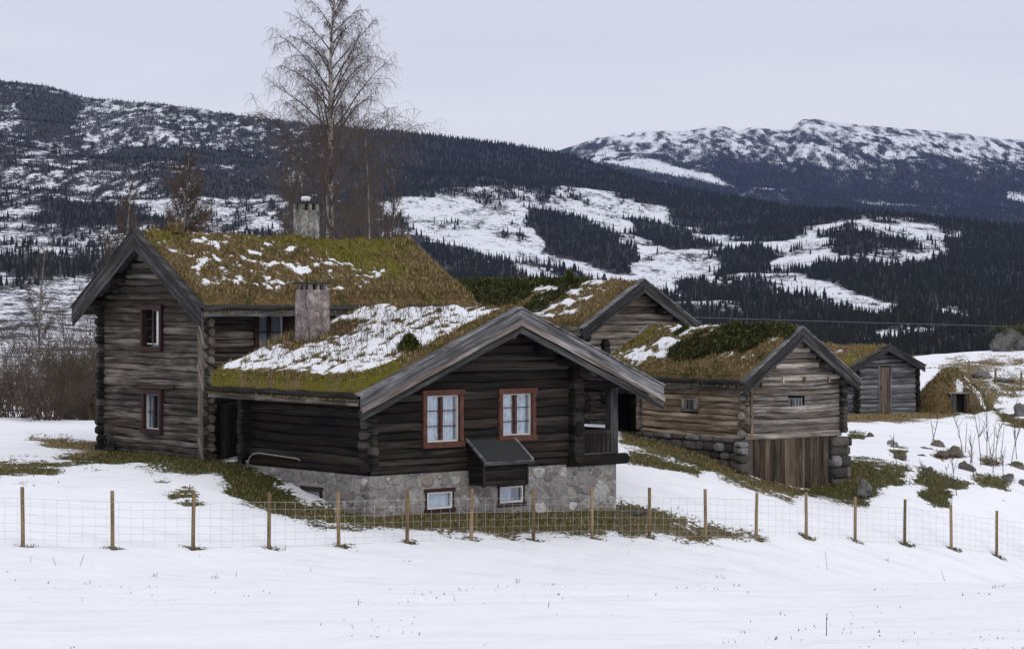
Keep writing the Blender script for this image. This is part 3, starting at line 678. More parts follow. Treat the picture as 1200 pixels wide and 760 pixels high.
def window(par, face, c, a0, a1, z0, z1, frame='red_paint', sash='white_paint', mull='red_paint', cas=.12, proud=.12, cols=2, rows=3, curt='curtain', sill=True, drop=0.0, sashw=.03, open_dark=0):
    def bx(mb, p0, p1, q0, q1, d0, d1, ax):
        P = [face_pt(face, c, *t) for t in ((p0, d0, q0), (p1, d1, q1))]
        xs = sorted((P[0][0], P[1][0])); ys = sorted((P[0][1], P[1][1]))
        mb.box(*xs, *ys, q0, q1, ax={'a': 'x' if face == 'y' else 'y', 'z': 'z'}[ax])
    f = MB(); i0, i1, j0, j1 = a0 + cas, a1 - cas, z0 + cas, z1 - cas
    bx(f, a0, i0, z0, z1, -.12, proud, 'z'); bx(f, i1, a1, z0, z1, -.12, proud, 'z')
    bx(f, a0 - .03, a1 + .03, j1, z1 + .02, -.12, proud + .02, 'a'); bx(f, a0 - .03, a1 + .03, z0 - .02, j0, -.12, proud + .03, 'a')
    w = f.build('window', frame, par)
    s = MB(); e = sashw
    if sash:
        bx(s, i0, i0 + e, j0, j1, -.06, .03, 'z'); bx(s, i1 - e, i1, j0, j1, -.06, .03, 'z')
        bx(s, i0 + e, i1 - e, j0, j0 + e * 1.4, -.06, .035, 'a'); bx(s, i0 + e, i1 - e, j1 - e, j1, -.06, .03, 'a')
        s.build('sash', sash, w)
    g = MB()
    for k in range(1, cols):
        a = i0 + (i1 - i0) * k / cols; bx(g, a - .035, a + .035, j0 + e * 1.4, j1 - e, -.055, .036, 'z')
    for k in range(1, rows):
        z = j0 + (j1 - j0) * k / rows; bx(g, i0 + e, i1 - e, z - .012, z + .012, -.05, .0, 'a')
    if g.v: g.build('glazing_bar', mull, w)
    p = MB(); bx(p, i0, i1, j0, j1, -.045, -.035, 'a'); p.build('pane', 'glass', w)
    k = MB(); n = 26; vs = []; gr = []
    ia1 = i1 - (i1 - i0) * open_dark
    for q in range(n + 1):
        a = i0 + (ia1 - i0) * q / n; d = -.10 + .012 * sin(q * 1.9)
        for z in (j0 + drop, j1): vs.append(face_pt(face, c, a, d, z)); gr.append((a, z, .5))
    k.add(vs, [(2 * q, 2 * q + 2, 2 * q + 3, 2 * q + 1) for q in range(n)], gr); k.build('curtain', curt, w)
    return w, (i0 + .01 - cas * .5, i1 - .01 + cas * .5, j0 + .01 - cas * .5, j1 - .01 + cas * .5)

def turf(par, ridge, r0, r1, qc, hw, zp, slope, snow_fn, green_fn, nblades, seed, thick=.12, res=.07, bh=(.05, .16), view=None, mound=.05, fill=.2):
    """sod roof over both slopes. ridge='x' or 'y': direction of the ridge"""
    r0, r1 = r0 + .06, r1 - .06; hw = hw - .02
    rs = np.linspace(r0, r1, int((r1 - r0) / res)); qs = np.linspace(-hw, hw, int(2 * hw / res))
    Rr, Q = np.meshgrid(rs, qs)
    top = zp - slope * np.sqrt(Q ** 2 + .02) + np.where(Q < 0, fill, .03) * np.abs(Q) / hw
    thick = thick + np.where(Q < 0, fill, .03) * np.abs(Q) / hw
    bump = (fbm(Rr * 1.1, Q * 1.1, seed, 4) - .5) * .22 + (fbm(Rr * 5, Q * 5, seed + 3, 3) - .5) * .10
    ed = np.minimum(np.minimum(Rr - r0, r1 - Rr) * .9, hw - np.abs(Q))
    k = np.clip(ed / .16, 0, 1); rnd = np.sqrt(np.clip(1 - (1 - k) ** 2, 0, 1))
    sn = snow_fn(Rr, Q) if snow_fn else np.zeros_like(Q); gn = green_fn(Rr, Q) if green_fn else np.full_like(Q, .3)
    sn = sn * sst(.06, .22, ed)
    Z = top - thick + (thick + mound + bump * (.4 + .6 * k)) * rnd + .05 * sst(.4, .6, sn)
    P = np.stack([Rr, qc + Q, Z], -1) if ridge == 'x' else np.stack([qc + Q, Rr, Z], -1)
    o = np_mesh('turf_roof', P.reshape(-1, 3), grid_faces(*Rr.shape) if ridge == 'x' else grid_faces(*Rr.shape)[:, ::-1], 'turf', par, {'snow': sn, 'green': gn}, smooth=True)
    wgt = ((1 - sst(.35, .55, sn)) * (1 + 1.2 * (ed < .3)) * (np.ones_like(Q) if view is None else view(Rr, Q)) + .02).ravel()
    pk = RNG.choice(wgt.size, nblades, p=wgt / wgt.sum()); Pp = P.reshape(-1, 3)[pk] + RNG.uniform(-res, res, (nblades, 3)) * np.array([1, 1, .0])
    Pp[:, 2] -= .02
    clump = vn(Pp[:, 0] * 4, Pp[:, 1] * 4, seed + 9)
    g = gn.ravel()[pk] + RNG.uniform(-.3, .3, nblades); H = RNG.uniform(*bh, nblades) * (.5 + clump)
    isg = g > .5
    for m, mt in ((isg, 'blade_green'), (~isg, 'blade_brown')):
        if m.sum():
            b = blades('turf_grass', Pp[m], H[m] * (.6 if mt == 'blade_green' else 1), mt, o, width=.011, lean=1.0); b['kind'] = 'stuff'
    return o
def deck(par, ridge, r0, r1, qc, hw, zp, slope, drop=.08, th=.08, mat='barge_dark'):
    """two board slabs under the turf"""
    mb = MB()
    for s in (-1, 1):
        n = int((r1 - r0) / .22)
        for i in range(n):
            a, b = r0 + (r1 - r0) * i / n, r0 + (r1 - r0) * (i + 1) / n - .006
            def P(r, q, z): return (r, qc + q, z) if ridge == 'x' else (qc + q, r, z)
            q0, q1 = s * .01, s * hw; zt0, zt1 = zp - drop - slope * .01, zp - drop - slope * hw; jj = random.uniform(-.006, .006)
            mb.hexa([P(a, q0, zt0 - th + jj), P(a, q1, zt1 - th + jj), P(b, q1, zt1 - th + jj), P(b, q0, zt0 - th + jj), P(a, q0, zt0), P(a, q1, zt1), P(b, q1, zt1), P(b, q0, zt0)])
    return mb.build('roof_deck', mat, par)
def verge(par, ridge, r, out, qc, hw, zp, slope, boards, mats, cap=.26, capmat='barge', ext=.0):
    """gable boards: list of (top offset, height, proud, thickness); out = -1/+1 direction of the outside along the ridge"""
    sec = math.sqrt(1 + slope * slope)
    def P(rr, q, z): return (rr, qc + q, z) if ridge == 'x' else (qc + q, rr, z)
    for (to, hh, pr, th), mt in zip(boards, mats):
        for s in (-1, 1):
            mb = MB(); q1 = hw + ext; d0, d1 = r + out * pr, r + out * (pr + th); n = 8
            for i in range(n):
                qa, qb = s * q1 * i / n, s * q1 * (i + 1) / n
                ja = .008 * sin(i * 2.1 + to * 9); jb = .008 * sin((i + 1) * 2.1 + to * 9)
                za, zb = zp + to - slope * abs(qa) + ja, zp + to - slope * abs(qb) + jb
                c = [P(d1, qa, za - hh), P(d1, qb, zb - hh), P(d0, qb, zb - hh), P(d0, qa, za - hh), P(d1, qa, za), P(d1, qb, zb), P(d0, qb, zb), P(d0, qa, za)]
                b = len(mb.v); mb.hexa(c, tone=.5 + .1 * s)
                for m_ in range(b, b + 8): x = mb.g[m_]; qq = abs((mb.v[m_][1] if ridge == 'x' else mb.v[m_][0]) - qc); mb.g[m_] = (qq * sec + s * 3 + to * 7, x[1] * 1.0 - (x[1] - (mb.v[m_][2] - (zp + to - slope * qq))), x[2])
            mb.build('bargeboard', mt, par)
    if cap:
        for s in (-1, 1):
            mb = MB(); z0 = zp + boards[0][0] + .015; q1 = hw + ext + .04; a, b = r + out * (boards[0][2] + boards[0][3] + .03), r - out * (cap - .1)
            qs0 = s * 0.004
            c = [P(a, qs0, z0), P(a, s * q1, z0 - slope * q1), P(b, s * q1, z0 - slope * q1), P(b, qs0, z0)]
            c += [(x, y, z + .045) for x, y, z in c]; mb.hexa(c, tone=.6); mb.build('cover_board', capmat, par)
def eave_poles(par, ridge, r0, r1, qc, hw, zp, slope, drop=.08, mats=('barge', 'grey_log'), sides=(-1, 1)):
    for s in sides:
        mb = MB(); z = zp - slope * hw
        def P(r, q, zz): return (r, qc + q, zz) if ridge == 'x' else (qc + q, r, zz)
        n = 14
        mb.tube([P(r0 + (r1 - r0) * i / n, s * (hw + .0), z - drop + .07 + .015 * sin(i * 1.9 + s)) for i in range(n + 1)], [.075 + .012 * sin(i * 2.7) for i in range(n + 1)], 8)
        mb.build('eave_log', mats[0], par, smooth=True)
        m2 = MB(); zz = z - drop - .02
        for q in range(3):
            a, b = r0 + (r1 - r0) * q / 3, r0 + (r1 - r0) * (q + 1) / 3 - .01
            P0 = lambda r, dq, dz: P(r, s * (hw + dq), zz + dz)
            m2.hexa([P0(a, .005, -.14), P0(b, .005, -.14), P0(b, -.03, -.14), P0(a, -.03, -.14), P0(a, .005, .01), P0(b, .005, .01), P0(b, -.03, .01), P0(a, -.03, .01)])
        m2.build('fascia_board', mats[1], par)
def spots(seed, scale, thr, w=.1):
    return lambda r, q: sst(thr - w, thr + w, fbm(r * scale, q * scale * 1.5, seed, 4))
def juniper(par, pts, nr, mat='needle', size=.16, name='juniper_mat'):
    """low evergreen mat: many short needle twigs around the given points (n,3)"""
    pts = np.asarray(pts, float); n = len(pts)
    P = np.repeat(pts, nr, 0) + RNG.normal(0, .05, (n * nr, 3)) * np.array([1, 1, .6])
    b = blades(name, P, RNG.uniform(.5, 1.3, len(P)) * size, mat, par, width=.016, lean=1.6); b['kind'] = 'stuff'; return b

def mortar_stones(mb, a0, a1, z0, z1, put, ops, seed):
    """irregular field stones of mixed sizes standing slightly proud of the mortar"""
    rg = random.Random(seed); done = []
    for k in range(2600):
        r = .30 * (1 - k / 2600) ** 1.3 * rg.uniform(.6, 1) + .05; w, hh = r * rg.uniform(.85, 1.25), r * rg.uniform(.6, .95)
        a, z = rg.uniform(a0 + w * .7, a1 - w * .7), rg.uniform(z0, z1 - hh * .8)
        if any(o[0] - w * .9 - .06 < a < o[1] + w * .9 + .06 and o[2] - hh * .9 - .06 < z < o[3] + hh * .9 + .06 for o in ops): continue
        if any(((a - b) / (w + c)) ** 2 + ((z - y) / (hh + e)) ** 2 < .80 for b, y, c, e in done): continue
        done.append((a, z, w, hh)); n = 11; tone = rg.random(); jj = [rg.uniform(.66, 1.15) for _ in range(n)]; tl = rg.uniform(-.4, .4); d = rg.uniform(.006, .03); vs = []; gr = []
        for s, dd in ((1.0, -.01), (.93, d * .75), (.7, d), (0, d * 1.05)):
            for q in range(n):
                t = 2 * pi * q / n; x, y = cos(t) * w * jj[q] * s, sin(t) * hh * jj[q] * s
                vs.append(put(a + x, dd, z + y + tl * x * .3)); gr.append((0, 0, tone))
        mb.add(vs, [(k_ * n + q, k_ * n + (q + 1) % n, (k_ + 1) * n + (q + 1) % n, (k_ + 1) * n + q) for k_ in range(3) for q in range(n)], gr)
def field_stone():
    t = NT('mortared field stone'); g = t.n('SeparateXYZ', {0: t.attr('gr').outputs['Vector']}).outputs[2]; p = t.n('TexCoord').outputs['Object']
    n = t.noise(p, 14, 6, .7); n2 = t.noise(p, 3, 4); n3 = t.noise(p, 1.1, 4)
    c = t.ramp(g, [(0, (.16, .153, .147)), (.3, (.28, .268, .258)), (.5, (.26, .21, .205)), (.7, (.33, .318, .28)), (.9, (.46, .445, .425)), (1, (.62, .61, .59))])
    c = t.mix(t.math('MULTIPLY', t.step(n, .42, .62), .6), c, (.11, .105, .10)); c = t.mix(t.math('MULTIPLY', t.step(n2, .58, .68), .45), c, (.20, .185, .08)); c = t.mix(t.math('MULTIPLY', t.step(n3, .52, .66), .45), c, (.08, .077, .072))
    return t.bsdf(c, .9, n, .6, .02)
M['field_stone'] = field_stone()
# ------------------------------------------------------------------ front log house
def front_house():
    h = thing('log_house', 'low dark log house with snowy turf roof, stone cellar and red-framed windows', 'house', place(433, 557, 56.25), TH)
    zp, sl, qc, hw = 4.06, .415, 4.04, 4.98
    ops = []
    w1 = window(h, 'y', 0, 1.58, 2.86, .62, 2.02); w2 = window(h, 'y', 0, 4.03, 5.26, .69, 2.0)
    ops += [w1[1], w2[1]]
    wall = MB()
    log_wall(wall, 'y', 0, 0, 6.6, 0, 3.95, ops, .215, .055, 3, tri=(qc, 3.88, sl, 2.2))
    wall.build('gable_wall', 'tar_log', h, smooth=True)
    wall = MB(); log_wall(wall, 'x', 0, 0, 5.3, 0, 2.2, [], .215, .055, 4); wall.build('side_wall', 'tar_log', h, smooth=True)
    wall = MB(); log_wall(wall, 'X', 6.6, 0, 5.3, 0, 2.6, [], .235, .06, 6); wall.build('porch_side_wall', 'tar_log', h, smooth=True)
    core = MB()
    for a0, a1, z0, z1 in rects_minus(.05, 6.55, .0, 2.1, ops): core.box(a0, a1, .03, .12, z0, z1)
    core.hexa([(.05, .03, 2.1), (6.55, .03, 2.1), (6.55, .12, 2.1), (.05, .12, 2.1), (3.2, .03, 3.5), (4.9, .03, 3.5), (4.9, .12, 3.5), (3.2, .12, 3.5)])
    core.box(.03, .12, .13, 5.2, 0, 1.95); core.box(.05, 6.55, 2.4, 2.5, 0, 2.6); core.box(6.45, 6.56, .13, 5.2, 0, 2.6); core.box(.13, 6.5, 5.2, 5.3, -.5, 2.6)
    core.build('inner_wall', 'interior', h)
    e = MB(); corner_ends(e, 0, 0, .1, 2.1, [(-1, 0, 0), (0, -1, 0)], .235, .26); e.build('corner_logs', 'end_grain', h)
    e = MB(); corner_ends(e, 6.6, 0, .0, 2.55, [(0, -1, 0)], .42, .28); corner_ends(e, 6.6, 0, .12, 2.5, [(1, 0, 0)], .42, .2); e.build('corner_logs', 'end_black', h)
    e = MB(); corner_ends(e, 0, 5.3, .1, 1.9, [(-1, 0, 0)], .3, .28); e.build('corner_logs', 'end_black', h)
    # purlins and ridge beam under the overhang
    for x, z in ((qc - .05, 3.42), (5.35, 3.02), (6.1, 2.7), (2.75, 3.0), (1.95, 2.66), (6.75, 2.42)):
        p = MB(); p.tube([(x, .3, z), (x, -.72, z)], .14, 10); p.build('purlin', 'end_grain', h)
    # foundation of rubble stone, with openings
    fo = MB(); fops = [(1.71, 2.64, -1.0, -.44), (4.06, 4.97, -.98, -.42)]
    for a0, a1, z0, z1 in rects_minus(0, 8.17, -2.0, -.02, fops): fo.box(a0, a1, .0, .35, z0, z1)
    for a0, a1, z0, z1 in rects_minus(.352, 5.4, -2.0, -.02, [(1.98, 2.95, -.95, -.43)]): fo.box(.0, .35, a0, a1, z0, z1)
    fo.box(7.8, 8.17, .352, 5.3, -2.0, -.02); fo.build('stone_foundation', 'masonry', h)
    fs_ = MB(); mortar_stones(fs_, 0, 8.17, -1.45, -.06, lambda a, d, z: (a, -d, z), fops, 21); mortar_stones(fs_, .05, 5.3, -1.2, -.06, lambda a, d, z: (-d, a, z), [(1.98, 2.95, -.95, -.43)], 22)
    fs_.build('foundation_stones', 'field_stone', h, smooth=True)
    window(h, 'y', .02, 1.71, 2.64, -1.0, -.44, 'dark_red', 'white_paint', 'dark_red', .07, .03, 1, 1, 'blind', sashw=.035)
    window(h, 'y', .02, 4.06, 4.97, -.98, -.42, 'dark_red', 'white_paint', 'dark_red', .07, .03, 1, 1, 'blind', sashw=.035, open_dark=.38)
    window(h, 'x', .02, 1.98, 2.95, -.95, -.43, 'dark_wood', 'dark_wood', 'dark_wood', .08, .0, 1, 1, 'interior', sashw=.03)  # its curtain sheet is painted black for the unlit cellar behind
    bk = MB(); bk.box(.4, 7.7, .5, .55, -1.9, -.1); bk.box(.5, .55, .6, 5.3, -1.9, -.1); bk.build('cellar_back', 'interior', h)
    # cellar hatch: slatted box with sloping felt lid
    hb = MB()
    for i in range(11): z = -.36 + i * .052; hb.box(3.06, 4.46, -.70, -.68, z, z + .036, 'x'); hb.box(3.035, 3.055, -.70, -.10, z, z + .036 + (.0), 'y')
    hb.box(3.07, 4.45, -.665, -.64, -.38, .2); hb.box(3.065, 3.09, -.63, -.09, -.38, .35)
    hb.box(3.01, 3.07, -.73, -.67, -.40, .22, 'z'); hb.box(4.42, 4.48, -.73, -.67, -.40, .22, 'z'); hb.hexa([(3.06, -.66, .2), (3.06, -.09, .2), (3.085, -.09, .2), (3.085, -.66, .2), (3.06, -.66, .22), (3.06, -.09, .66), (3.085, -.09, .66), (3.085, -.66, .22)])
    hb.hexa([(4.43, -.66, -.38), (4.43, -.09, -.38), (4.455, -.09, -.38), (4.455, -.66, -.38), (4.43, -.66, .22), (4.43, -.09, .66), (4.455, -.09, .66), (4.455, -.66, .22)])
    b = hb.build('cellar_hatch', 'dark_wood', h)
    ld = MB(); ld.hexa([(2.96, -.82, .17), (4.54, -.82, .17), (4.54, -.085, .70), (2.96, -.085, .70), (2.96, -.82, .22), (4.54, -.82, .22), (4.54, -.085, .75), (2.96, -.085, .75)]); ld.build('hatch_lid', 'felt', b)
    lr = MB()
    for x in (2.94, 4.50): lr.hexa([(x, -.84, .225), (x + .06, -.84, .225), (x + .06, -.085, .755), (x, -.085, .755), (x, -.84, .27), (x + .06, -.84, .27), (x + .06, -.085, .80), (x, -.085, .80)])
    lr.box(2.94, 4.56, -.86, -.825, .15, .24); lr.build('lid_batten', 'barge', b)
    # porch on the right
    pm = MB(); pm.tube([(6.4, -.02, .06), (8.5, -.02, .06)], .15, 10); pm.tube([(8.1, -.15, .06), (8.1, 5.2, .06)], .14, 10); pm.build('porch_sill', 'tar_log', h)
    pr = MB()
    for i in range(8): x = 6.76 + i * .155; pr.box(x, x + .145, .0, .03, .2, .74, 'z')
    for i in range(32): y = .2 + i * .155; pr.box(8.14, 8.17, y, y + .145, .2, .74, 'z')
    pr.build('porch_parapet', 'dark_wood', h)
    pr = MB(); pr.box(6.74, 8.2, -.03, .06, .742, .86); pr.box(8.11, 8.2, .07, 5.2, .742, .86, 'y'); pr.box(6.74, 7.95, -.035, -.004, .14, .24); pr.build('porch_rail', 'grey_log', h)
    po = MB(); po.box(7.95, 8.2, -.04, .2, .16, 1.95, 'z', j=.01); po.build('porch_post', 'barge_dark', h); po = MB(); po.box(7.95, 8.18, 3.4, 3.6, .16, 1.95, 'z'); po.build('porch_post', 'barge_dark', h)
    po = MB(); po.box(6.6, 8.3, -.05, .18, 1.96, 2.14); po.box(8.0, 8.2, .19, 5.3, 1.96, 2.12, 'y'); po.build('porch_beam', 'tar_log', h)
    bw = MB()
    for i in range(9): z = .12 + i * .24; bw.box(6.75, 7.92, 1.05, 1.1, z, z + .23, 'x')
    bw.build('porch_boarding', 'plank', h)
    br = MB(); br.hexa([(7.25, .98, 1.75), (7.85, .98, .9), (7.85, 1.04, .9), (7.25, 1.04, 1.75), (7.33, .98, 1.8), (7.93, .98, .95), (7.93, 1.04, .95), (7.33, 1.04, 1.8)]); br.build('porch_brace', 'plank', h)
    fl = MB(); fl.box(6.7, 8.1, .2, 5.2, .06, .12); fl.build('porch_floor', 'dark_wood', h)
    d = MB(); d.box(-.02, .12, 5.62, 5.80, -.3, 1.72, 'z', j=.01); d.build('entrance_post', 'grey_log', h)
    # roof
    deck(h, 'y', -.86, 5.82, qc, hw - .02, zp, sl)
    def snow(r, q):
        n = fbm(r * 1.5, q * 2.2, 101, 4); n2 = fbm(r * 5, q * 7, 103, 3)
        left = sst(.0, -.3, q); eav = sst(4.97, 4.62, np.abs(q)); top = np.ones_like(q)
        chim = 1 - np.exp(-(((r - 4.7) / 1.1) ** 2 + ((q + 2.0) / .9) ** 2)) * 1.0
        fr = sst(-.85, -.2, r - (np.abs(q) - 2.6) * .12)
        nearv = sst(-.85, -.50, r + .1 + (fbm(q * 1.2, r * 0 + 3, 109, 3) - .5) * .9)
        n3 = fbm(r * 3.2, q * 2.4, 104, 3)
        return np.clip((.70 + (n - .5) * .8 + (n2 - .5) * 1.1 + (n3 - .5) * 1.0) * eav * chim * nearv * sst(.1, -.12, q), 0, 1)
    def green(r, q): return .12 + .42 * sst(4.2, 4.8, np.abs(q)) + .25 * sst(.6, -.5, r) + (fbm(r * 1.6, q * 1.6, 107, 3) - .5) * 1.5
    turf(h, 'y', -.84, 5.85, qc, hw, zp, sl, snow, green, 26000, 111, view=lambda r, q: np.where(q < .3, 1, .12), fill=.36)
    verge(h, 'y', -.90, -1, qc, hw, zp, sl, [(.0, .34, .0, .05), (-.27, .15, .065, .035), (-.46, .15, .0, .05)], ['barge', 'barge_worn', 'barge_dark'], .30)
    verge(h, 'y', 5.86, 1, qc, hw, zp, sl, [(-.04, .30, .0, .05)], ['barge_dark'], 0)
    eave_poles(h, 'y', -.80, 5.8, qc, hw, zp, sl, .08, ('tar_log', 'grey_log'))
    # dry stems poking through the snow of the roof, spruce sprout
    st = MB()
    for i in range(520):
        r = random.uniform(-.4, 5.6); q = -random.uniform(.15, 4.3)
        if random.random() > .35 + .65 * math.exp(-((r - 2.6) / 1.6) ** 2): continue
        z = zp - sl * abs(q) + .36 * abs(q) / hw; hh = random.uniform(.15, .42); dx, dy = random.uniform(-.1, .1), random.uniform(-.1, .1)
        st.tube([(qc + q, r, z), (qc + q + dx * .5, r + dy * .5, z + hh * .6), (qc + q + dx, r + dy, z + hh)], [.007, .006, .004], 3, False)
        for k in range(3):
            t = random.uniform(.45, .95); p = (qc + q + dx * t, r + dy * t, z + hh * t); st.tube([p, (p[0] + random.uniform(-.08, .08), p[1] + random.uniform(-.08, .08), p[2] + .07)], [.005, .004], 3, False)
    o = st.build('dry_stems', 'stalk', h); o['kind'] = 'stuff'
    sp = []
    for i in range(260):
        t = random.random(); rr = .30 * (1 - t) * random.random() ** .5; a = random.random() * 6.28
        sp.append((.95 + rr * cos(a), -.35 + rr * sin(a), zp - sl * 3.1 + .24 + .34 * t))
    juniper(h, sp, 9, 'sprig', .13, 'spruce_sprout')
    P = np.stack([RNG.uniform(.6, 2.3, 420), RNG.uniform(5.3, 5.75, 420), np.zeros(420)], 1); P[:, 2] = zp - sl * np.abs(P[:, 0] - qc) + .36 * np.abs(P[:, 0] - qc) / hw - .02
    b = blades('dry_bush', P, RNG.uniform(.1, .55, 420), 'blade_brown', h, .011, .9); b['kind'] = 'stuff'
    # chimney
    cx, cy, bw_, z0, z1 = 1.66, 4.78, .325, 2.6, 4.55
    c = MB(); n = 7
    for i in range(n):
        a, b = z0 + (z1 - z0) * i / n, z0 + (z1 - z0) * (i + 1) / n; k0, k1 = bw_ * (1.04 - .05 * i / n), bw_ * (1.04 - .05 * (i + 1) / n); k1 += .004 * sin(i * 3)
        c.hexa([(cx - k0, cy - k0, a), (cx + k0, cy - k0, a), (cx + k0, cy + k0, a), (cx - k0, cy + k0, a), (cx - k1, cy - k1, b), (cx + k1, cy - k1, b), (cx + k1, cy + k1, b), (cx - k1, cy + k1, b)])
    ch = c.build('chimney', 'pink_plaster', h)
    p = MB()
    for dx in (-1, 0, 1):
        for dy in (-1, 0, 1):
            if dx or dy: p = MB(); p.box(cx + dx * .22 - .045, cx + dx * .22 + .045, cy + dy * .22 - .045, cy + dy * .22 + .045, z1 + .001, z1 + .16); p.build('cap_stone', 'pink_plaster', ch)
    p = MB(); p.box(cx - .16, cx + .16, cy - .16, cy + .16, z1 + .002, z1 + .13); p.build('flue', 'interior', ch)
    p = MB(); p.box(cx - .37, cx + .37, cy - .37, cy + .37, z1 + .162, z1 + .21, j=.02); p.build('chimney_cap', 'slate', ch)
    b = blades('cap_weeds', np.stack([RNG.uniform(cx - .33, cx + .33, 140), RNG.uniform(cy - .33, cy + .33, 140), np.full(140, z1 + .21)], 1), RNG.uniform(.04, .2, 140), 'blade_ground', ch, .01, 1.0); b['kind'] = 'stuff'
    return h
house_f = front_house()

# ------------------------------------------------------------------ two-storey loft house on the left
def loft_house():
    h = thing('loft_house', 'tall two-storey weathered log house with mossy brown turf roof, behind on the left', 'house', place(243, 537, 62), TH)
    zp, sl, qc, hw = 6.15, .622, 2.74, 3.42
    w1 = window(h, 'x', 0, 2.18, 3.28, 2.86, 4.10, 'dark_red', None, 'dark_red', .11, .13, 2, 4, 'interior')  # no cloth here: the curtain sheet is black, painting in the dark room
    w2 = window(h, 'x', 0, 2.18, 3.20, .57, 1.75, 'dark_red', 'white_paint', 'dark_red', .11, .13, 2, 2, 'curtain', drop=.02, sashw=.02)
    w3 = window(h, 'y', 0, 1.45, 2.55, 2.80, 3.98, 'dark_red', 'white_paint', 'dark_red', .14, .13, 2, 2, 'blind', drop=.02, sashw=.02)
    p = MB(); p.box(-.035, -.028, 2.42, 2.55, 3.05, 3.95); p.box(-.035, -.025, 2.42, 3.05, 3.03, 3.06); p.build('curtain_strip', 'white_paint', w1[0])
    wl = MB(); log_wall(wl, 'x', 0, 0, 5.48, -.25, 6.0, [w1[1], w2[1]], .195, .05, 13, tri=(qc, 5.95, sl, 4.25)); wl.build('gable_wall', 'grey_log', h, smooth=True)
    wl = MB(); log_wall(wl, 'y', 0, 0, 8.9, -.35, 4.26, [w3[1]], .195, .05, 15); wl.build('side_wall', 'grey_log', h, smooth=True)
    co = MB()
    for a0, a1, z0, z1 in rects_minus(.05, 5.4, -.3, 4.0, [w1[1], w2[1]]): co.box(.03, .1, a0, a1, z0, z1)
    co.hexa([(.03, .05, 4.0), (.1, .05, 4.0), (.1, 5.4, 4.0), (.03, 5.4, 4.0), (.03, 2.3, 5.4), (.1, 2.3, 5.4), (.1, 3.2, 5.4), (.03, 3.2, 5.4)])
    for a0, a1, z0, z1 in rects_minus(.11, 8.9, -.3, 4.0, [w3[1]]): co.box(a0, a1, .03, .1, z0, z1)
    co.box(2.5, 2.6, .2, 5.3, 0, 4.0); co.box(.2, 8.8, 1.5, 1.6, 2, 3.9); co.box(.05, 8.9, 5.35, 5.45, 0, 4.0); co.box(8.8, 8.9, .2, 5.3, 0, 4)
    co.build('inner_wall', 'interior', h)
    e = MB(); corner_ends(e, 0, 0, -.2, 4.15, [(-1, 0, 0), (0, -1, 0)], .235, .24); e.build('corner_logs', 'end_pale', h)
    e = MB(); corner_ends(e, 0, 5.48, -.1, 4.1, [(-1, 0, 0), (0, 1, 0)], .235, .24); e.build('corner_logs', 'end_grain', h)
    pl = MB(); pl.box(-.31, -.275, -.27, -.02, -.2, 4.1, 'z', j=.008); pl.build('corner_plank', 'mid_log', h)
    for y, z in ((qc, 5.75), (1.2, 4.86), (4.3, 4.86), (.1, 4.2), (5.4, 4.2)):
        p = MB(); p.tube([(.3, y, z), (-.55, y, z)], .13, 9); p.build('purlin', 'end_grain', h)
    d = MB()
    for i in range(5): x = .36 + i * .15; d.box(x, x + .145, -.11, -.07, -.2, 1.45, 'z')
    d.build('door', 'dark_wood', h); d = MB(); d.box(.28, .355, -.14, -.03, -.25, 1.55, 'z'); d.box(1.115, 1.19, -.14, -.03, -.25, 1.55, 'z'); d.box(.27, 1.2, -.14, -.03, 1.552, 1.64); d.build('door_frame', 'dark_wood', h)
    # stained board over the lower window, stone sill under the wall
    p = MB(); p.box(-.092, -.03, 1.6, 3.6, 1.80, 1.93, 'y'); p.build('stained_board', 'plank', h)
    p = MB(); p.box(.0, 8.9, -.03, .3, -1.3, -.36); p.box(-.03, .3, .0, 5.5, -1.3, -.27); p.build('stone_footing', 'masonry', h)
    deck(h, 'x', -.60, 8.85, qc, hw - .02, zp, sl)
    def snow(r, q):
        n = fbm(r * 2.0, q * 3.4, 131, 4); n2 = fbm(r * 6, q * 9, 133, 3)
        low = sst(-.2, -2.0, q) * sst(-3.3, -2.6, q)
        return np.clip(.17 + (n - .5) * 1.5 + (n2 - .5) * .9 + .18 * low - .30 * sst(5.5, 7.5, r) - .40 * sst(3.5, 5.5, r) * (1 - low * .65) - .55 * (q > .2), 0, 1)
    def green(r, q): return .22 + .55 * sst(-1.6, -.2, q) * (.4 + .6 * sst(3.2, 5.2, r)) + .5 * np.exp(-((r - 6.4) / 1.3) ** 2) * sst(-3.0, -1.6, q) + .4 * np.exp(-((r - .3) / .6) ** 2) * sst(-1.2, 0, q) + (fbm(r, q, 137, 3) - .5) * .8
    turf(h, 'x', -.58, 8.85, qc, hw, zp, sl, snow, green, 30000, 141, view=lambda r, q: np.where(q < .3, 1, .08), bh=(.05, .17), fill=.28)
    verge(h, 'x', -.62, -1, qc, hw, zp, sl, [(.02, .38, .0, .05), (-.36, .14, -.02, .05)], ['barge_dark', 'barge_dark'], .26, 'barge_dark')
    verge(h, 'x', 8.87, 1, qc, hw, zp, sl, [(.02, .34, .0, .05)], ['plank'], .2, 'plank')
    eave_poles(h, 'x', -.55, 8.85, qc, hw, zp, sl, .04, ('barge_dark', 'barge'))
    # plastered chimney
    cx, cy, z0, z1 = 5.15, 2.75, 5.4, 6.88
    c = MB(); c.box(cx - .32, cx + .32, cy - .21, cy + .21, z0, z1, 'z', j=.01); ch = c.build('chimney', 'grey_plaster', h)
    p = MB()
    for dx in (-.25, 0, .25):
        for dy in (-.13, .13): p = MB(); p.box(cx + dx - .06, cx + dx + .06, cy + dy - .08, cy + dy + .08, z1 + .001, z1 + .2); p.build('cap_stone', 'grey_plaster', ch)
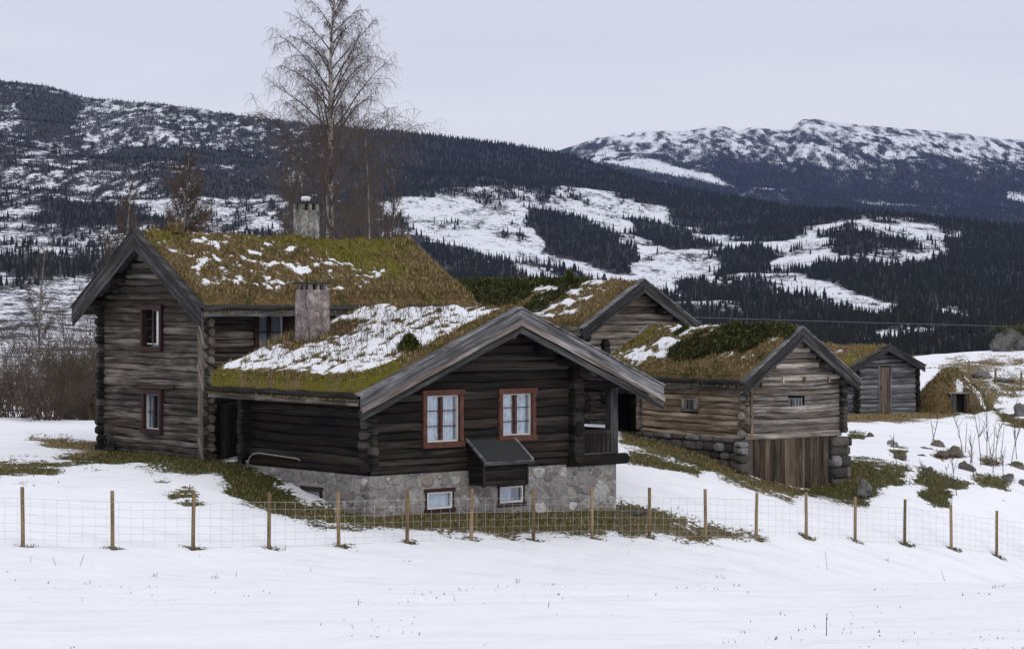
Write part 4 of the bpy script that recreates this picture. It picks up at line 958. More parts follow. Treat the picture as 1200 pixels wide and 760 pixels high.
    p = MB(); p.box(cx - .22, cx + .22, cy - .1, cy + .1, z1 + .002, z1 + .17); p.build('flue', 'interior', ch)
    p = MB(); p.box(cx - .40, cx + .40, cy - .30, cy + .30, z1 + .202, z1 + .25, j=.015); p.build('chimney_cap', 'slate', ch)
    # dry shrubs on the ridge
    P = np.stack([RNG.uniform(.5, .8, 260), RNG.uniform(qc - .3, qc + .3, 260), np.full(260, zp + .0)], 1); b = blades('ridge_tuft', P, RNG.uniform(.1, .4, 260), 'blade_brown', h, .012, .9); b['kind'] = 'stuff'
    return h, (cx, cy, z1 + .25)
house_l, capl = loft_house()

# ------------------------------------------------------------------ middle building
def middle_house():
    h = thing('log_storehouse', 'grey log building with dark juniper on its roof, gable rising behind the barn', 'building', place(690, 460, 76), TH)
    zp, sl, qc, hw = 3.70, .585, 2.0, 2.72
    wl = MB(); log_wall(wl, 'y', 0, -.2, 4.2, -1.7, 3.6, [(.9, 2.5, -1.7, .05)], .20, .05, 23, tri=(qc, 3.55, sl, 2.2)); wl.build('gable_wall', 'mid_log', h, smooth=True)
    wl = MB(); log_wall(wl, 'x', -.2, 0, 9.2, -1.7, 2.25, [], .20, .05, 24); wl.build('side_wall', 'grey_log', h, smooth=True)
    co = MB()
    for a0, a1, z0, z1 in rects_minus(-.15, 4.15, -1.7, 2.0, [(.9, 2.5, -1.7, .05)]): co.box(a0, a1, .03, .1, z0, z1)
    co.hexa([(-.15, .03, 2.0), (4.15, .03, 2.0), (4.15, .1, 2.0), (-.15, .1, 2.0), (1.7, .03, 3.15), (2.3, .03, 3.15), (2.3, .1, 3.15), (1.7, .1, 3.15)])
    co.box(-.16, -.08, .1, 9.2, -1.7, 2.0); co.box(4.1, 4.18, .1, 9.2, -1.7, 2.0); co.box(-.1, 4.1, 9.1, 9.2, -1.7, 2.0); co.box(0, 4, 2.5, 2.6, -1.7, 2)
    co.build('inner_wall', 'interior', h)
    e = MB(); corner_ends(e, -.2, 0, -1.6, 1.85, [(-1, 0, 0), (0, -1, 0)], .26, .24); e.build('corner_logs', 'end_grain', h)
    e = MB(); corner_ends(e, .62, -.02, -.4, 1.6, [(0, -1, 0)], .36, .2); e.build('partition_logs', 'end_grain', h)
    for x, z in ((qc, 3.3), (3.1, 2.72), (.9, 2.72)):
        p = MB(); p.tube([(x, .3, z), (x, -.42, z)], .11, 8); p.build('purlin', 'end_grain', h)
    deck(h, 'y', -.45, 9.5, qc, hw - .02, zp, sl)
    def snow(r, q):
        n = fbm(r * 2.2, q * 3.2, 151, 4); n2 = fbm(r * 6, q * 9, 153, 3)
        a = np.exp(-((r - 2.4 - (q + 1.2) * .5) / 1.5) ** 2)
        return np.clip(.12 + (n - .5) * 1.4 + (n2 - .5) * .5 + .50 * a - .5 * (q > .1) - .5 * sst(.7, -.2, r), 0, 1)
    def green(r, q): return .12 + .5 * sst(3, 4.5, r) + (fbm(r, q, 157, 3) - .5) * .5
    o = turf(h, 'y', -.45, 9.5, qc, hw, zp, sl, snow, green, 16000, 161, view=lambda r, q: np.where(q < .3, 1, .1), mound=.07, fill=.2)
    r = RNG.uniform(2.2, 9.3, 5200); q = -RNG.uniform(.0, 2.4, 5200)
    k = (fbm(r * 1.3, q * 1.3, 163, 3) + .24 * sst(3.0, 5.0, r) + .12 * sst(-1.8, -.4, q)) > .60; r = r[k]; q = q[k]
    juniper(h, np.stack([qc + q, r, zp - sl * np.abs(q) + .2 * np.abs(q) / hw + .05 + RNG.uniform(0, .06, len(r)) * fbm(r * 3, q * 3, 189, 2) * 1.6], 1), 9, 'needle', .12)
    sp = [(qc - .45 + (.16 * (1 - t)) * cos(a), 2.7 + .16 * (1 - t) * sin(a), zp - .2 + .5 * t) for t, a in [(random.random(), random.random() * 6.28) for _ in range(110)]]
    juniper(h, sp, 8, 'sprig', .12, 'spruce_sprout')
    verge(h, 'y', -.5, -1, qc, hw, zp, sl, [(.02, .27, .0, .05), (-.25, .13, .03, .04)], ['barge_dark', 'barge_dark'], .26, 'barge')
    verge(h, 'y', 9.5, 1, qc, hw, zp, sl, [(.02, .30, .0, .05)], ['barge_dark'], .2, 'barge')
    eave_poles(h, 'y', -.4, 9.4, qc, hw, zp, sl, .06, ('grey_log', 'grey_log'))
    return h
middle_house()

# ------------------------------------------------------------------ barn on dry stone wall, right of the middle
def rubble(mb, a0, a1, z0, z1, put, size=.34, seed=0):
    """rounded stones stacked in rough courses, each a bevelled lump"""
    rg = random.Random(seed); z = z0
    while z < z1 - .04:
        hh = size * rg.uniform(.6, 1.0); hh = min(hh, z1 - z + .02); a = a0
        while a < a1 - .05:
            w = size * rg.uniform(.8, 1.9); w = min(w, a1 - a); d = rg.uniform(.02, .13)
            tone = rg.random(); n = 10; vs = []; gr = []
            for k, (s, dd) in enumerate(((1, -.25), (1, d * .3), (.86, d * .85), (.5, d), (0, d * 1.05))):
                for q in range(n):
                    t = 2 * pi * q / n; ex = abs(cos(t)) ** .55 * math.copysign(1, cos(t)); ez = abs(sin(t)) ** .55 * math.copysign(1, sin(t))
                    jx = 1 + .1 * sin(tone * 40 + q * 2.3)
                    vs.append(put(a + w / 2 + ex * w * .485 * s * jx, dd, z + hh / 2 + ez * hh * .485 * s)); gr.append((0, 0, tone))
            mb.add(vs, [(k * n + q, k * n + (q + 1) % n, (k + 1) * n + (q + 1) % n, (k + 1) * n + q) for k in range(4) for q in range(n)], gr)
            a += w
        z += hh
def stone_tone():
    t = NT('dry stone'); g = t.n('SeparateXYZ', {0: t.attr('gr').outputs['Vector']}).outputs[2]; p = t.n('TexCoord').outputs['Object']
    n = t.noise(p, 7, 6, .7); n2 = t.noise(p, 2.5, 4)
    c = t.ramp(g, [(0, (.035, .032, .03)), (.4, (.085, .078, .07)), (.75, (.15, .12, .10)), (1, (.26, .255, .26))])
    c = t.mix(t.math('MULTIPLY', t.step(n, .4, .65), .6), c, (.05, .047, .043)); c = t.mix(t.math('MULTIPLY', t.step(n2, .58, .7), .6), c, (.055, .05, .018))
    return t.bsdf(c, .9, n, .6, .03)
M['dry_stone'] = stone_tone()
def barn():
    h = thing('log_barn', 'pale weathered log barn on a dry stone base with planked lower gable and juniper roof', 'barn', place(873, 514, 68), R_(36))
    zp, sl, qc, hw = 3.24, .68, 1.92, 2.34
    ga = (1.70, 2.36, .88, 1.2); sa = (2.08, 2.86, .74, 1.1)
    wl = MB(); log_wall(wl, 'y', 0, 0, 3.9, -.02, 3.15, [ga], .175, .04, 33, tri=(qc, 3.08, sl, 1.75), sag=-.03); wl.build('gable_wall', 'pale_gable', h, smooth=True)
    wl = MB(); log_wall(wl, 'x', 0, 0, 4.85, -.02, 1.78, [sa], .175, .05, 34, sag=-.03); wl.build('side_wall', 'pale_log', h, smooth=True)
    co = MB()
    for a0, a1, z0, z1 in rects_minus(.03, 3.87, 0, 1.65, [ga]): co.box(a0, a1, .03, .1, z0, z1)
    co.hexa([(.03, .03, 1.65), (3.87, .03, 1.65), (3.87, .1, 1.65), (.03, .1, 1.65), (1.6, .03, 2.8), (2.2, .03, 2.8), (2.2, .1, 2.8), (1.6, .1, 2.8)])
    for a0, a1, z0, z1 in rects_minus(.11, 4.83, 0, 1.62, [sa]): co.box(.03, .1, a0, a1, z0, z1)
    co.box(3.75, 3.85, .1, 6.6, -.3, 1.7); co.box(.1, 3.7, 6.5, 6.6, -.3, 1.7); co.box(.11, 3.74, 4.7, 4.8, -.3, 1.7); co.box(1.2, 1.3, .2, 4.6, 0, 1.6); co.box(.2, 3.7, 1.2, 1.3, 0, 1.6)
    co.build('inner_wall', 'interior', h)
    # little vent windows
    f = MB()
    for a0, a1 in ((2.02, 2.20), (2.62, 2.80)): f.box(-.10, -.02, a0, a1, .80, 1.07, 'z')
    f.box(-.07, -.03, 2.39, 2.43, .8, 1.07, 'z'); f.box(-.085, -.02, 2.05, 2.85, 1.072, 1.15, 'y'); f.box(-.085, -.02, 2.05, 2.85, .72, .798, 'y')
    v = f.build('window', 'pale_gable', h); f = MB(); f.box(.015, .025, 2.2, 2.62, .8, 1.07); f.build('pane', 'dim_pane', v)
    f = MB()
    for a in (1.80, 1.93, 2.06, 2.19): f.box(a, a + .045, -.075, -.03, .93, 1.14, 'z')
    v = f.build('window', 'shed_log', h); f = MB(); f.box(1.75, 2.32, .012, .022, .9, 1.16); f.build('pane', 'dim_pane', v)
    for a, z in ((.55, 1.5), (1.4, 1.62), (2.3, 1.62), (3.3, 1.6)):
        f = MB(); f.box(a, a + .06, -.12, -.03, z, z + .16, 'z'); f.build('wall_peg', 'pale_log', h)
    e = MB(); corner_ends(e, 0, 0, .05, 1.6, [(-1, 0, 0), (0, -1, 0)], .235, .2); e.build('corner_logs', 'end_pale', h)
    p = MB(); p.box(-.02, .06, -.30, -.26, .0, 1.66, 'z', j=.006); p.build('corner_plank', 'pale_log', h)
    e = MB(); corner_ends(e, 3.9, 0, .05, 1.6, [(0, -1, 0)], .235, .2); corner_ends(e, 3.9, 0, .12, 1.6, [(1, 0, 0)], .235, .16); e.build('corner_logs', 'end_grain', h)
    e = MB(); corner_ends(e, 0, 4.85, .05, 1.55, [(-1, 0, 0)], .235, .12); e.build('corner_logs', 'end_pale', h)
    # open bay behind the log room
    p = MB(); p.box(0, .16, 6.45, 6.6, -.6, 1.6, 'z'); p.box(0, .14, 4.95, 6.44, 1.5, 1.68, 'y'); p.build('bay_post', 'grey_log', h)
    p = MB(); p.box(.9, 1.0, 4.85, 6.6, -.6, 1.7); p.build('bay_back', 'dark_wood', h)  # dark back panel paints in the deep shade of the open bay
    for x, z in ((qc, 2.86), (.85, 2.14), (3.05, 2.14)):
        p = MB(); p.tube([(x, .3, z), (x, -.34, z)], .1, 8); p.build('purlin', 'end_grain', h)
    # plank skirt below the gable logs
    p = MB(); n = 17
    for i in range(n):
        a, b = .02 + 3.4 * i / n, .02 + 3.4 * (i + 1) / n - .012; p.box(a, b, .02 + random.uniform(-.012, .012), .06, -2.1, .03 + .01 * i / n, 'z')
    p.build('plank_skirt', 'plank', h)
    p = MB(); p.box(.0, 3.5, .07, .2, -2.1, -.1); p.build('skirt_backing', 'interior', h)
    # dry stone wall under the long side and the corner pile
    rb = MB(); rubble(rb, -.02, 5.0, -1.5, -.02, lambda a, d, z: (-.02 - d, a, z), .36, 5); rubble(rb, -.25, .06, -1.5, -.1, lambda a, d, z: (a, -.06 - d, z), .36, 8); rb.build('stone_base', 'dry_stone', h, smooth=True)
    p = MB(); p.box(.02, .3, .0, 5.0, -2, -.05); p.build('stone_core', 'dry_stone', h)
    rb = MB(); rubble(rb, 3.42, 4.2, -1.65, -.08, lambda a, d, z: (a, -.10 - d, z), .42, 11); rubble(rb, -.1, 1.3, -1.65, -.08, lambda a, d, z: (4.15 + d, a, z), .42, 12); rb.build('corner_stones', 'dry_stone', h, smooth=True)
    p = MB(); p.box(3.44, 4.14, -.08, 1.2, -2, -.12); p.build('stone_core', 'dry_stone', h)
    deck(h, 'y', -.38, 6.75, qc, hw - .02, zp, sl)
    def snow(r, q):
        n = fbm(r * 2.2, q * 3.2, 171, 4); n2 = fbm(r * 6, q * 9, 173, 3)
        a = np.exp(-((r - 4.6 + (q + 1.0) * .35) / 1.15) ** 2) * sst(-2.15, -1.6, q)
        return np.clip(.12 + (n - .5) * 1.4 + (n2 - .5) * .9 + .48 * a - .6 * (q > .1), 0, 1)
    def green(r, q): return .30 + .4 * sst(5.4, 6.3, r) + (fbm(r, q, 177, 3) - .5) * .6
    turf(h, 'y', -.38, 6.75, qc, hw, zp, sl, snow, green, 17000, 181, view=lambda r, q: np.where(q < .3, 1, .1), mound=.07, fill=.2)
    r = RNG.uniform(-.3, 4.8, 9000); q = -RNG.uniform(-.15, 1.9, 9000)
    k = (fbm(r * 1.6, q * 1.6, 183, 3) * 1.0 + .36 * np.exp(-(((r - 1.9 + (q + .7) * 1.3) / 2.1) ** 4 + ((q + .62) / .85) ** 4))) > .66; r = r[k]; q = q[k]
    juniper(h, np.stack([qc + q, r, zp - sl * np.abs(q) + .2 * np.abs(q) / hw + .05 + RNG.uniform(0, .06, len(r)) * fbm(r * 3, q * 3, 188, 2) * 1.6], 1), 9, 'needle', .12)
    verge(h, 'y', -.40, -1, qc, hw, zp, sl, [(.02, .25, .0, .05), (-.23, .12, .03, .04)], ['barge_dark', 'barge_dark'], .24, 'barge')
    verge(h, 'y', 6.77, 1, qc, hw, zp, sl, [(.02, .28, .0, .05)], ['barge_dark'], .2, 'barge')
    eave_poles(h, 'y', -.34, 6.7, qc, hw, zp, sl, .05, ('dark_wood', 'barge_dark'))
    return h
barn()

# ------------------------------------------------------------------ small shed and earth cellar, far right
def shed():
    h = thing('log_shed', 'small silver-grey log shed with a brown plank door, beyond the barn', 'shed', place(1004, 485, 92), R_(33))
    zp, sl, qc, hw = 2.72, .43, 1.33, 1.95; W_ = 3.2
    wl = MB(); log_wall(wl, 'y', 0, 0, W_, -.1, 2.6, [(1.12, 1.78, -.1, 1.93)], .18, .05, 43, tri=(qc, 2.56, sl, 2.0)); wl.build('gable_wall', 'shed_log', h, smooth=True)
    wl = MB(); log_wall(wl, 'x', 0, 0, 4.6, -.1, 2.02, [], .18, .05, 44); wl.build('side_wall', 'shed_log', h, smooth=True)
    p = MB()
    for i in range(4): a = 1.18 + i * .135; p.box(a, a + .13, -.03, .0, .0, 1.85, 'z')
    d = p.build('door', 'door_wood', h); p = MB(); p.tube([(1.26, -.06, .95), (1.26, -.06, 1.1)], .015, 6); p.build('handle', 'black_iron', d)
    p = MB(); p.box(1.10, 1.175, -.07, .02, -.05, 1.9, 'z'); p.box(1.725, 1.80, -.07, .02, -.05, 1.9, 'z'); p.box(.05, 3.1, -.08, .0, 1.90, 2.0, 'x'); p.build('door_frame', 'shed_log', h)
    co = MB(); co.box(.04, W_ - .04, .03, .1, -.1, 1.9); co.box(.03, .1, .1, 4.5, -.1, 1.9); co.box(W_ - .1, W_ - .03, .1, 4.5, -.1, 1.9); co.box(.1, W_ - .1, 4.4, 4.5, -.1, 1.9); co.build('inner_wall', 'interior', h)
    e = MB(); corner_ends(e, 0, 0, .0, 1.85, [(0, -1, 0), (-1, 0, 0)], .2, .15); e.build('corner_logs', 'end_black', h); e = MB(); corner_ends(e, W_, 0, 0, 1.85, [(0, -1, 0), (1, 0, 0)], .2, .15); e.build('corner_logs', 'end_black', h)
    deck(h, 'y', -.4, 4.9, qc, hw - .02, zp, sl)
    turf(h, 'y', -.38, 4.9, qc, hw, zp, sl, lambda r, q: np.clip(.12 + (fbm(r * 1.7, q * 2.4, 191, 4) - .5) * 1.3, 0, 1), lambda r, q: .1 + .5 * np.exp(-((r - .3) / .8) ** 2) + (fbm(r, q, 197, 3) - .5) * .4, 6000, 201, mound=.07, fill=.1)
    verge(h, 'y', -.4, -1, qc, hw, zp, sl, [(.0, .24, .0, .05)], ['barge_dark'], .2, 'barge_dark'); verge(h, 'y', 4.92, 1, qc, hw, zp, sl, [(.0, .24, .0, .05)], ['barge_dark'], .2, 'barge_dark')
    return h
shed()

def earth_cellar():
    c = ground_hit(1128, 484, 80, 110)
    h = thing('earth_cellar', 'brown turf-covered earth cellar mound with a small dark doorway, right of the grey shed', 'cellar', tuple(c), R_(10))
    n = 70; xs = np.linspace(-2.0, 2.3, n); ys = np.linspace(-1.1, 4.0, n); X, Y = np.meshgrid(xs, ys)
    r = np.sqrt((X / 1.9) ** 2 + ((Y - 1.2) / np.where(Y < 1.2, 1.9, 2.6)) ** 2)
    Z = 1.9 * np.clip(1 - r ** 1.8, 0, 1) ** .85 - .35 + (fbm(X * 1.3, Y * 1.3, 211, 4) - .5) * .9 * np.clip(1.2 - r, 0, 1)
    cut = (np.abs(X + .15) < .36) & (Y < .35); Z = np.where(cut, -.3, Z)
    sn = np.clip(.16 + (fbm(X * 2.2, Y * 3, 213, 4) - .5) * 1.6 + .2 * (X > .6), 0, 1)
    o = np_mesh('mound', np.stack([X, Y, Z], -1).reshape(-1, 3), grid_faces(n, n), 'turf', h, {'snow': sn, 'green': np.full_like(X, .12)}, smooth=True)
    k = RNG.choice(n * n, 5000); P = np.stack([X.ravel()[k], Y.ravel()[k], Z.ravel()[k] - .02], 1) + RNG.uniform(-.04, .04, (5000, 3)); b = blades('mound_grass', P, RNG.uniform(.06, .22, 5000), 'blade_ground', o, .014, 1.0, tone=RNG.random(5000) * .8); b['kind'] = 'stuff'
    p = MB(); p.box(-.53, -.42, -.05, .3, -.3, .80, 'z'); p.box(.16, .24, .02, .3, -.3, .80, 'z'); p.box(-.58, .30, -.10, .3, .805, .86, 'x', j=.01); p.build('door_frame', 'mid_log', h)
    p = MB(); p.box(-.41, .15, .26, .30, -.3, .80, 'z'); p.build('doorway', 'interior', h)  # black panel painting in the darkness inside the mound
    p = MB(); p.hexa([(-.41, -.03, -.3), (-.41, -.03, .79), (-.20, .24, .79), (-.20, .24, -.3), (-.38, -.05, -.3), (-.38, -.05, .79), (-.17, .22, .79), (-.17, .22, -.3)]); p.build('door', 'shed_log', h)
earth_cellar()

# ------------------------------------------------------------------ trees
def rv(s=1.0): return np.array([random.gauss(0, s), random.gauss(0, s), random.gauss(0, s)])
def limb(mb, p, d, ln, r0, r1, n, droop=0.0, wob=.08, sides=4):
    """a bending branch; returns its points"""
    pts = [np.array(p, float)]; d = np.array(d, float); d /= np.linalg.norm(d)
    for i in range(n):
        d = d + rv(wob) + np.array([0, 0, -droop * (i + 1) / n]); d /= np.linalg.norm(d); pts.append(pts[-1] + d * ln / n)
    mb.tube(pts, [r0 + (r1 - r0) * i / n for i in range(n + 1)], sides, False); return pts
def birch_tree(base, H, r, label, group=None, nb=24, spread=.30, lean=0.0, twigs=1.0, start=.28, droop=.5, bark='birch', up=.9, seed=1, bark_crown='twig', tw=.011, dens=1.0, name='birch_tree', extra=()):
    random.seed(seed)
    t = thing(name, label, 'tree', tuple(base), 0, group)
    tr = MB(); cr = MB(); n = 16
    pts = [np.array([0, 0, -.4])]; d = np.array([lean, lean * .3, 1.0])
    for i in range(n): d = d + np.array([random.gauss(0, .025), random.gauss(0, .025), 0]); d /= np.linalg.norm(d); pts.append(pts[-1] + d * (H + .4) / n)
    tr.tube(pts, [r * (1 - i / n) ** .8 + .012 for i in range(n + 1)], 10)
    for (h0, dx, ln) in extra: # extra stems
        q = pts[0] * (1 - h0) + pts[-1] * h0; limb(tr, q, (dx, random.uniform(-.2, .2), 1.6), ln, r * .5, .02, 9, 0, .03, 7)
    tr.build('trunk', bark, t, smooth=True)
    def along(f): k = f * n; i = min(int(k), n - 1); return pts[i] + (pts[i + 1] - pts[i]) * (k - i)
    for b in range(nb):
        f = start + (1 - start) * (b + random.random()) / nb * .97; a = b * 2.4 + random.uniform(-.5, .5); L = H * spread * (1 - .84 * max(0, (f - .50) / .50) ** .9) * (.75 + .25 * min(1, (f - start) / .15)) * random.uniform(.65, 1.15)
        d = np.array([cos(a), sin(a), up * random.uniform(.75, 1.35) + .3 * f]); rb = max(.012, r * .34 * (1 - f) ** .7 + .008)
        bp = limb(cr, along(min(f, .99)), d, L, rb, .006, 7, droop * .15, .06, 5)
        ns = int(9 * dens * (.5 + L / (H * spread)))
        for s in range(ns):
            g = .22 + .78 * (s + random.random()) / ns; k = g * 7; i = min(int(k), 6); q = bp[i] + (bp[i + 1] - bp[i]) * (k - i); dd = bp[i + 1] - bp[i]; dd = dd / np.linalg.norm(dd)
            d2 = dd + rv(.55) + np.array([0, 0, .1]); l2 = L * random.uniform(.20, .42) * (1.15 - .5 * g)
            sp = limb(cr, q, d2, l2, tw * .8, tw * .45, 4, droop * .5, .12, 3)
            for w in range(int(5 * twigs)):
                m = sp[random.randint(1, 4)]; limb(cr, m, rv(.7) + np.array([0, 0, -.25 * droop]), l2 * random.uniform(.35, .8), tw * .5, tw * .32, 3, droop * 1.1, .15, 3)
    cr.build('crown', bark_crown, t); return t
def shrub(base, H, ns, label, group=None, mat='shrub_twig', spread=.5, seed=1, tw=.012, name='bare_shrub', sub=10):
    random.seed(seed); t = MB()
    for i in range(ns):
        a = random.random() * 6.28; s = random.random() ** .6 * spread; L = H * random.uniform(.6, 1.1)
        p0 = np.array([cos(a) * s * H * .22, sin(a) * s * H * .22, -.1]); bp = limb(t, p0, (cos(a) * s, sin(a) * s, 1), L, tw * 1.5, tw * .5, 6, .05, .08, 4)
        for k in range(sub):
            i0 = random.randint(2, 5); d = bp[i0 + 1] - bp[i0]; d = d / np.linalg.norm(d) + rv(.45); sp = limb(t, bp[i0], d, L * random.uniform(.18, .4), tw * .7, tw * .35, 3, .1, .15, 3)
            for w in range(3): limb(t, sp[random.randint(1, 3)], d + rv(.6), L * random.uniform(.06, .16), tw * .4, tw * .3, 2, .05, .1, 3)
    o = t.build(name, mat, loc=tuple(base)); return tag(o, label, 'shrub', group)
G = ground_at
birch_tree(at(386, 475, 84), 15.4, .20, 'tallest white-barked birch with drooping bare twigs, rising behind the tall chimney', nb=60, spread=.29, twigs=2.2, dens=1.9, start=.34, droop=.75, up=1.15, seed=5, tw=.0085)
birch_tree(at(203, 470, 98), 10.9, .10, 'slender leafless birch with a forked pale trunk above the loft house ridge', nb=38, spread=.27, twigs=2.0, dens=2.0, bark_crown='shrub_twig', start=.36, droop=.1, bark='grey_birch', up=1.5, seed=8, tw=.014, extra=((.40, .55, 3.6), (.25, -.5, 3.5)))
birch_tree(at(150, 460, 110), 10.2, .06, 'thin grey leafless birch left of the loft house gable peak', nb=26, spread=.22, twigs=2.0, dens=1.7, bark_crown='shrub_twig', start=.42, droop=.1, bark='grey_birch', up=1.5, seed=11, tw=.014, extra=((.3, .35, 3),))
birch_tree(at(47, 486, 92), 6.9, .055, 'spindly bare birch among the brush at the far left', nb=22, spread=.22, twigs=1.5, dens=1.5, start=.3, droop=.2, bark='grey_birch', up=1.2, seed=13, tw=.009)
birch_tree(at(438, 470, 92), 10.6, .07, 'thin pale birch standing right of the tall birch', nb=18, spread=.2, twigs=1, start=.4, droop=.2, bark='grey_birch', up=1.4, seed=17, tw=.010, extra=((.25, -.3, 4),))
birch_tree(at(364, 470, 88), 9.6, .08, 'leaning pale birch just left of the tall birch, partly behind the chimney', nb=18, spread=.22, twigs=1, start=.42, droop=.2, bark='birch', up=1.4, seed=19, tw=.010, lean=.06)
for i, (u, v, Y, H, lab) in enumerate(((338, 470, 96, 9.8, 'bare reddish-brown tree behind the roof, left of the tall chimney'), (350, 472, 102, 11.2, 'bushy leafless tree directly behind the tall chimney'), (405, 470, 98, 9.6, 'bare brown tree close behind the right of the tall birch trunk'), (420, 472, 104, 10.6, 'dense leafless tree between the tall birch and the thin pale birch'), (455, 474, 100, 9.9, 'outermost bare tree on the right of the clump behind the roof'), (462, 474, 112, 12.2, 'tallest thin bare treetop breaking the skyline right of the tall birch'))):
    birch_tree(at(u, v, Y), H, .06, lab, 'bare trees behind the loft house', 30, .20, 0, 1.8, .2, .1, 'twig', 1.3, 30 + i, 'shrub_twig', .011, 1.4, 'bare_tree')
for i, (u, v, Y, H, ns, mat, sp, lab) in enumerate((
        (12, 494, 84, 2.4, 46, 'shrub_twig', .8, 'low reddish brush at the left edge of the snow'), (55, 496, 83, 2.0, 60, 'shrub_twig', .9, 'dense reddish-brown shrub beside the snowy track, left of the loft house'), (30, 494, 88, 3.6, 30, 'twig', .5, 'tall bare dark shrub at the far left'),
        (88, 494, 86, 3.0, 40, 'twig', .6, 'tangled dark shrub between the red brush and the loft house wall'), (112, 494, 85, 3.3, 34, 'shrub_twig', .55, 'bare shrub touching the far corner of the loft house'), (75, 490, 95, 4.4, 34, 'twig', .55, 'high bare thicket behind the red brush'), (105, 488, 98, 4.6, 34, 'twig', .5, 'high bare thicket under the loft house eave'), (-10, 490, 92, 3.4, 36, 'twig', .6, 'dark brush cut by the left edge of the photo'))):
    shrub(at(u, v, Y), H, ns, lab, None, mat, sp, 60 + i)
for i, (u, v, Y, H, lab) in enumerate(((78, 492, 90, 2.9, 'dark olive juniper bush within the brush left of the loft house'), (103, 493, 92, 2.3, 'smaller olive juniper bush nearest the loft house corner'))):
    random.seed(80 + i); b = at(u, v, Y); st = MB(); sp = []
    h = thing('juniper_bush', lab, 'shrub', tuple(b))
    for k in range(16):
        a = random.random() * 6.28; bp = limb(st, (0, 0, -.1), (cos(a) * .4, sin(a) * .4, 1), H * random.uniform(.6, 1), .02, .006, 6, 0, .08, 4)
        for q in bp[1:]: sp += [q + rv(.14) for _ in range(12)]
    st.build('stem', 'twig', h); juniper(h, sp, 6, 'needle', .17, 'foliage')

# ------------------------------------------------------------------ wire fence
def build_fence():
    h = thing('wire_fence', 'wooden-post wire mesh fence crossing the snow in front of the houses', 'fence', tuple(at(552, 634, fence_Y(552))))
    o = np.array(h.location); P = []
    us = [(-80, 641)] + FP + [(1219, 655), (1268, 661)]
    for u, v in us: P.append(at(u, v, fence_Y(u)))
    for i, p in enumerate(P):
        b = MB(); k = .043; ln = random.uniform(-.03, .03); l2 = random.uniform(-.02, .02); tp = 1.25 + random.uniform(-.03, .05); q = p - o; n = 8
        b.tube([q + np.array([0, 0, -.4]), q + np.array([ln * .4, l2 * .4, tp * .5]), q + np.array([ln, l2, tp])], [k * 1.05, k, k * .96], n)
        b.build('post', 'post_wood', h)
    w = MB()
    for i in range(len(P) - 1):
        a, b = P[i] - o, P[i + 1] - o; nrm = np.array([.03, -.055, 0])
        for k, z in enumerate((.06, .2, .36, .53, .71, .89, 1.05)):
            w.tube([a + nrm + (0, 0, z), (a + b) / 2 + nrm + (0, 0, z - .012 + random.uniform(-.012, .012)), b + nrm + (0, 0, z)], 0.0036 if k in (0, 6) else .0028, 3, False)
        m = 7
        for k in range(m):
            c = a + (b - a) * (k + .5) / m + nrm; w.tube([c + (0, 0, .06), c + (random.uniform(-.02, .02), 0, .55), c + (0, 0, 1.05)], .0028, 3, False)
    w.build('wire_mesh', 'wire', h)
build_fence()

# ------------------------------------------------------------------ loose things by the houses
def on_house(h, p):
    from mathutils import Matrix, Vector
    return tuple(Matrix.LocRotScale(h.location, h.rotation_euler, None) @ Vector(p))
def old_wheel():
    p = on_house(house_l, (-.36, 4.72, .02)); w = thing('wagon_wheel', 'dark round wheel leaning at the foot of the loft house corner', 'wheel', p, TH)
    n = 28; R, z = .23, .22; t = MB()
    pt = lambda r, a, dx: (dx + .12 - .10 * sin(a) * r / R, r * cos(a), z + r * sin(a))
    t.tube([pt(R, 2 * pi * i / n, 0) for i in range(n + 1)], .045, 8, False); t.build('tyre', 'black_iron', w, smooth=True)
    s = MB()
    for i in range(8): a = 2 * pi * i / 8; s.tube([pt(.05, a, 0), pt(R - .03, a, 0)], .013, 5)
    s.tube([pt(.0, 0, -.06), pt(.0, 0, .04)], .045, 10); s.build('rim', 'barge_dark', w)
old_wheel()
def rail():
    p = on_house(house_f, (0, 0, 0)); r = MB(); pts = [(-.3, 4.95, -.35), (-.3, 4.9, .0), (-.3, 4.82, .2), (-.3, 4.66, .30), (-.3, 4.4, .345), (-.3, 3.6, .32), (-.3, 2.62, .29), (-.28, 2.55, .24)]
    r.tube(pts, .020, 8); o = r.build('curved_pipe', 'pipe', None, True); o.location = p; o.rotation_euler = (0, 0, TH)
    tag(o, 'pale curved metal pipe along the dark side wall of the front log house', 'pipe')
rail()
import bmesh
def lump(name, mat, size, loc, seed, label, cat, group=None, flat=.7, amp=.5, sub=3, rz=None, sink=.25):
    bm = bmesh.new(); bmesh.ops.create_icosphere(bm, subdivisions=sub, radius=1.0); rs = np.random.default_rng(seed); k = rs.uniform(0, 50); planes = [rs.normal(size=3) for _ in range(7)]
    planes = [p / np.linalg.norm(p) for p in planes]
    for v in bm.verts:
        c = np.array(v.co); s = 1.0
        for p in planes:
            d = c @ p
            if d > .66: s = min(s, .66 / d + .04)
        n = (float(fbm(np.array([c[0] * 1.8 + k]), np.array([c[1] * 1.8 + c[2] * 2.3]), seed % 97, 3)[0]) - .5) * amp * 2
        c = c * (s + n); v.co = (c[0] * size[0], c[1] * size[1], (c[2] + 1 - 2 * sink) * size[2])
    me = bpy.data.meshes.new(name); bm.to_mesh(me); bm.free(); me.polygons.foreach_set('use_smooth', [True] * len(me.polygons))
    o = link(name, me, mat, None, tuple(loc)); o.rotation_euler = (0, 0, rs.uniform(0, 6.28) if rz is None else rz); return tag(o, label, cat, group)
lump('snow_lump', 'snow_lump', (.17, .15, .11), on_house(house_l, capl), 3, 'small white lump of snow on the cap of the tall grey chimney', 'snow lump', amp=.12, sink=.1)
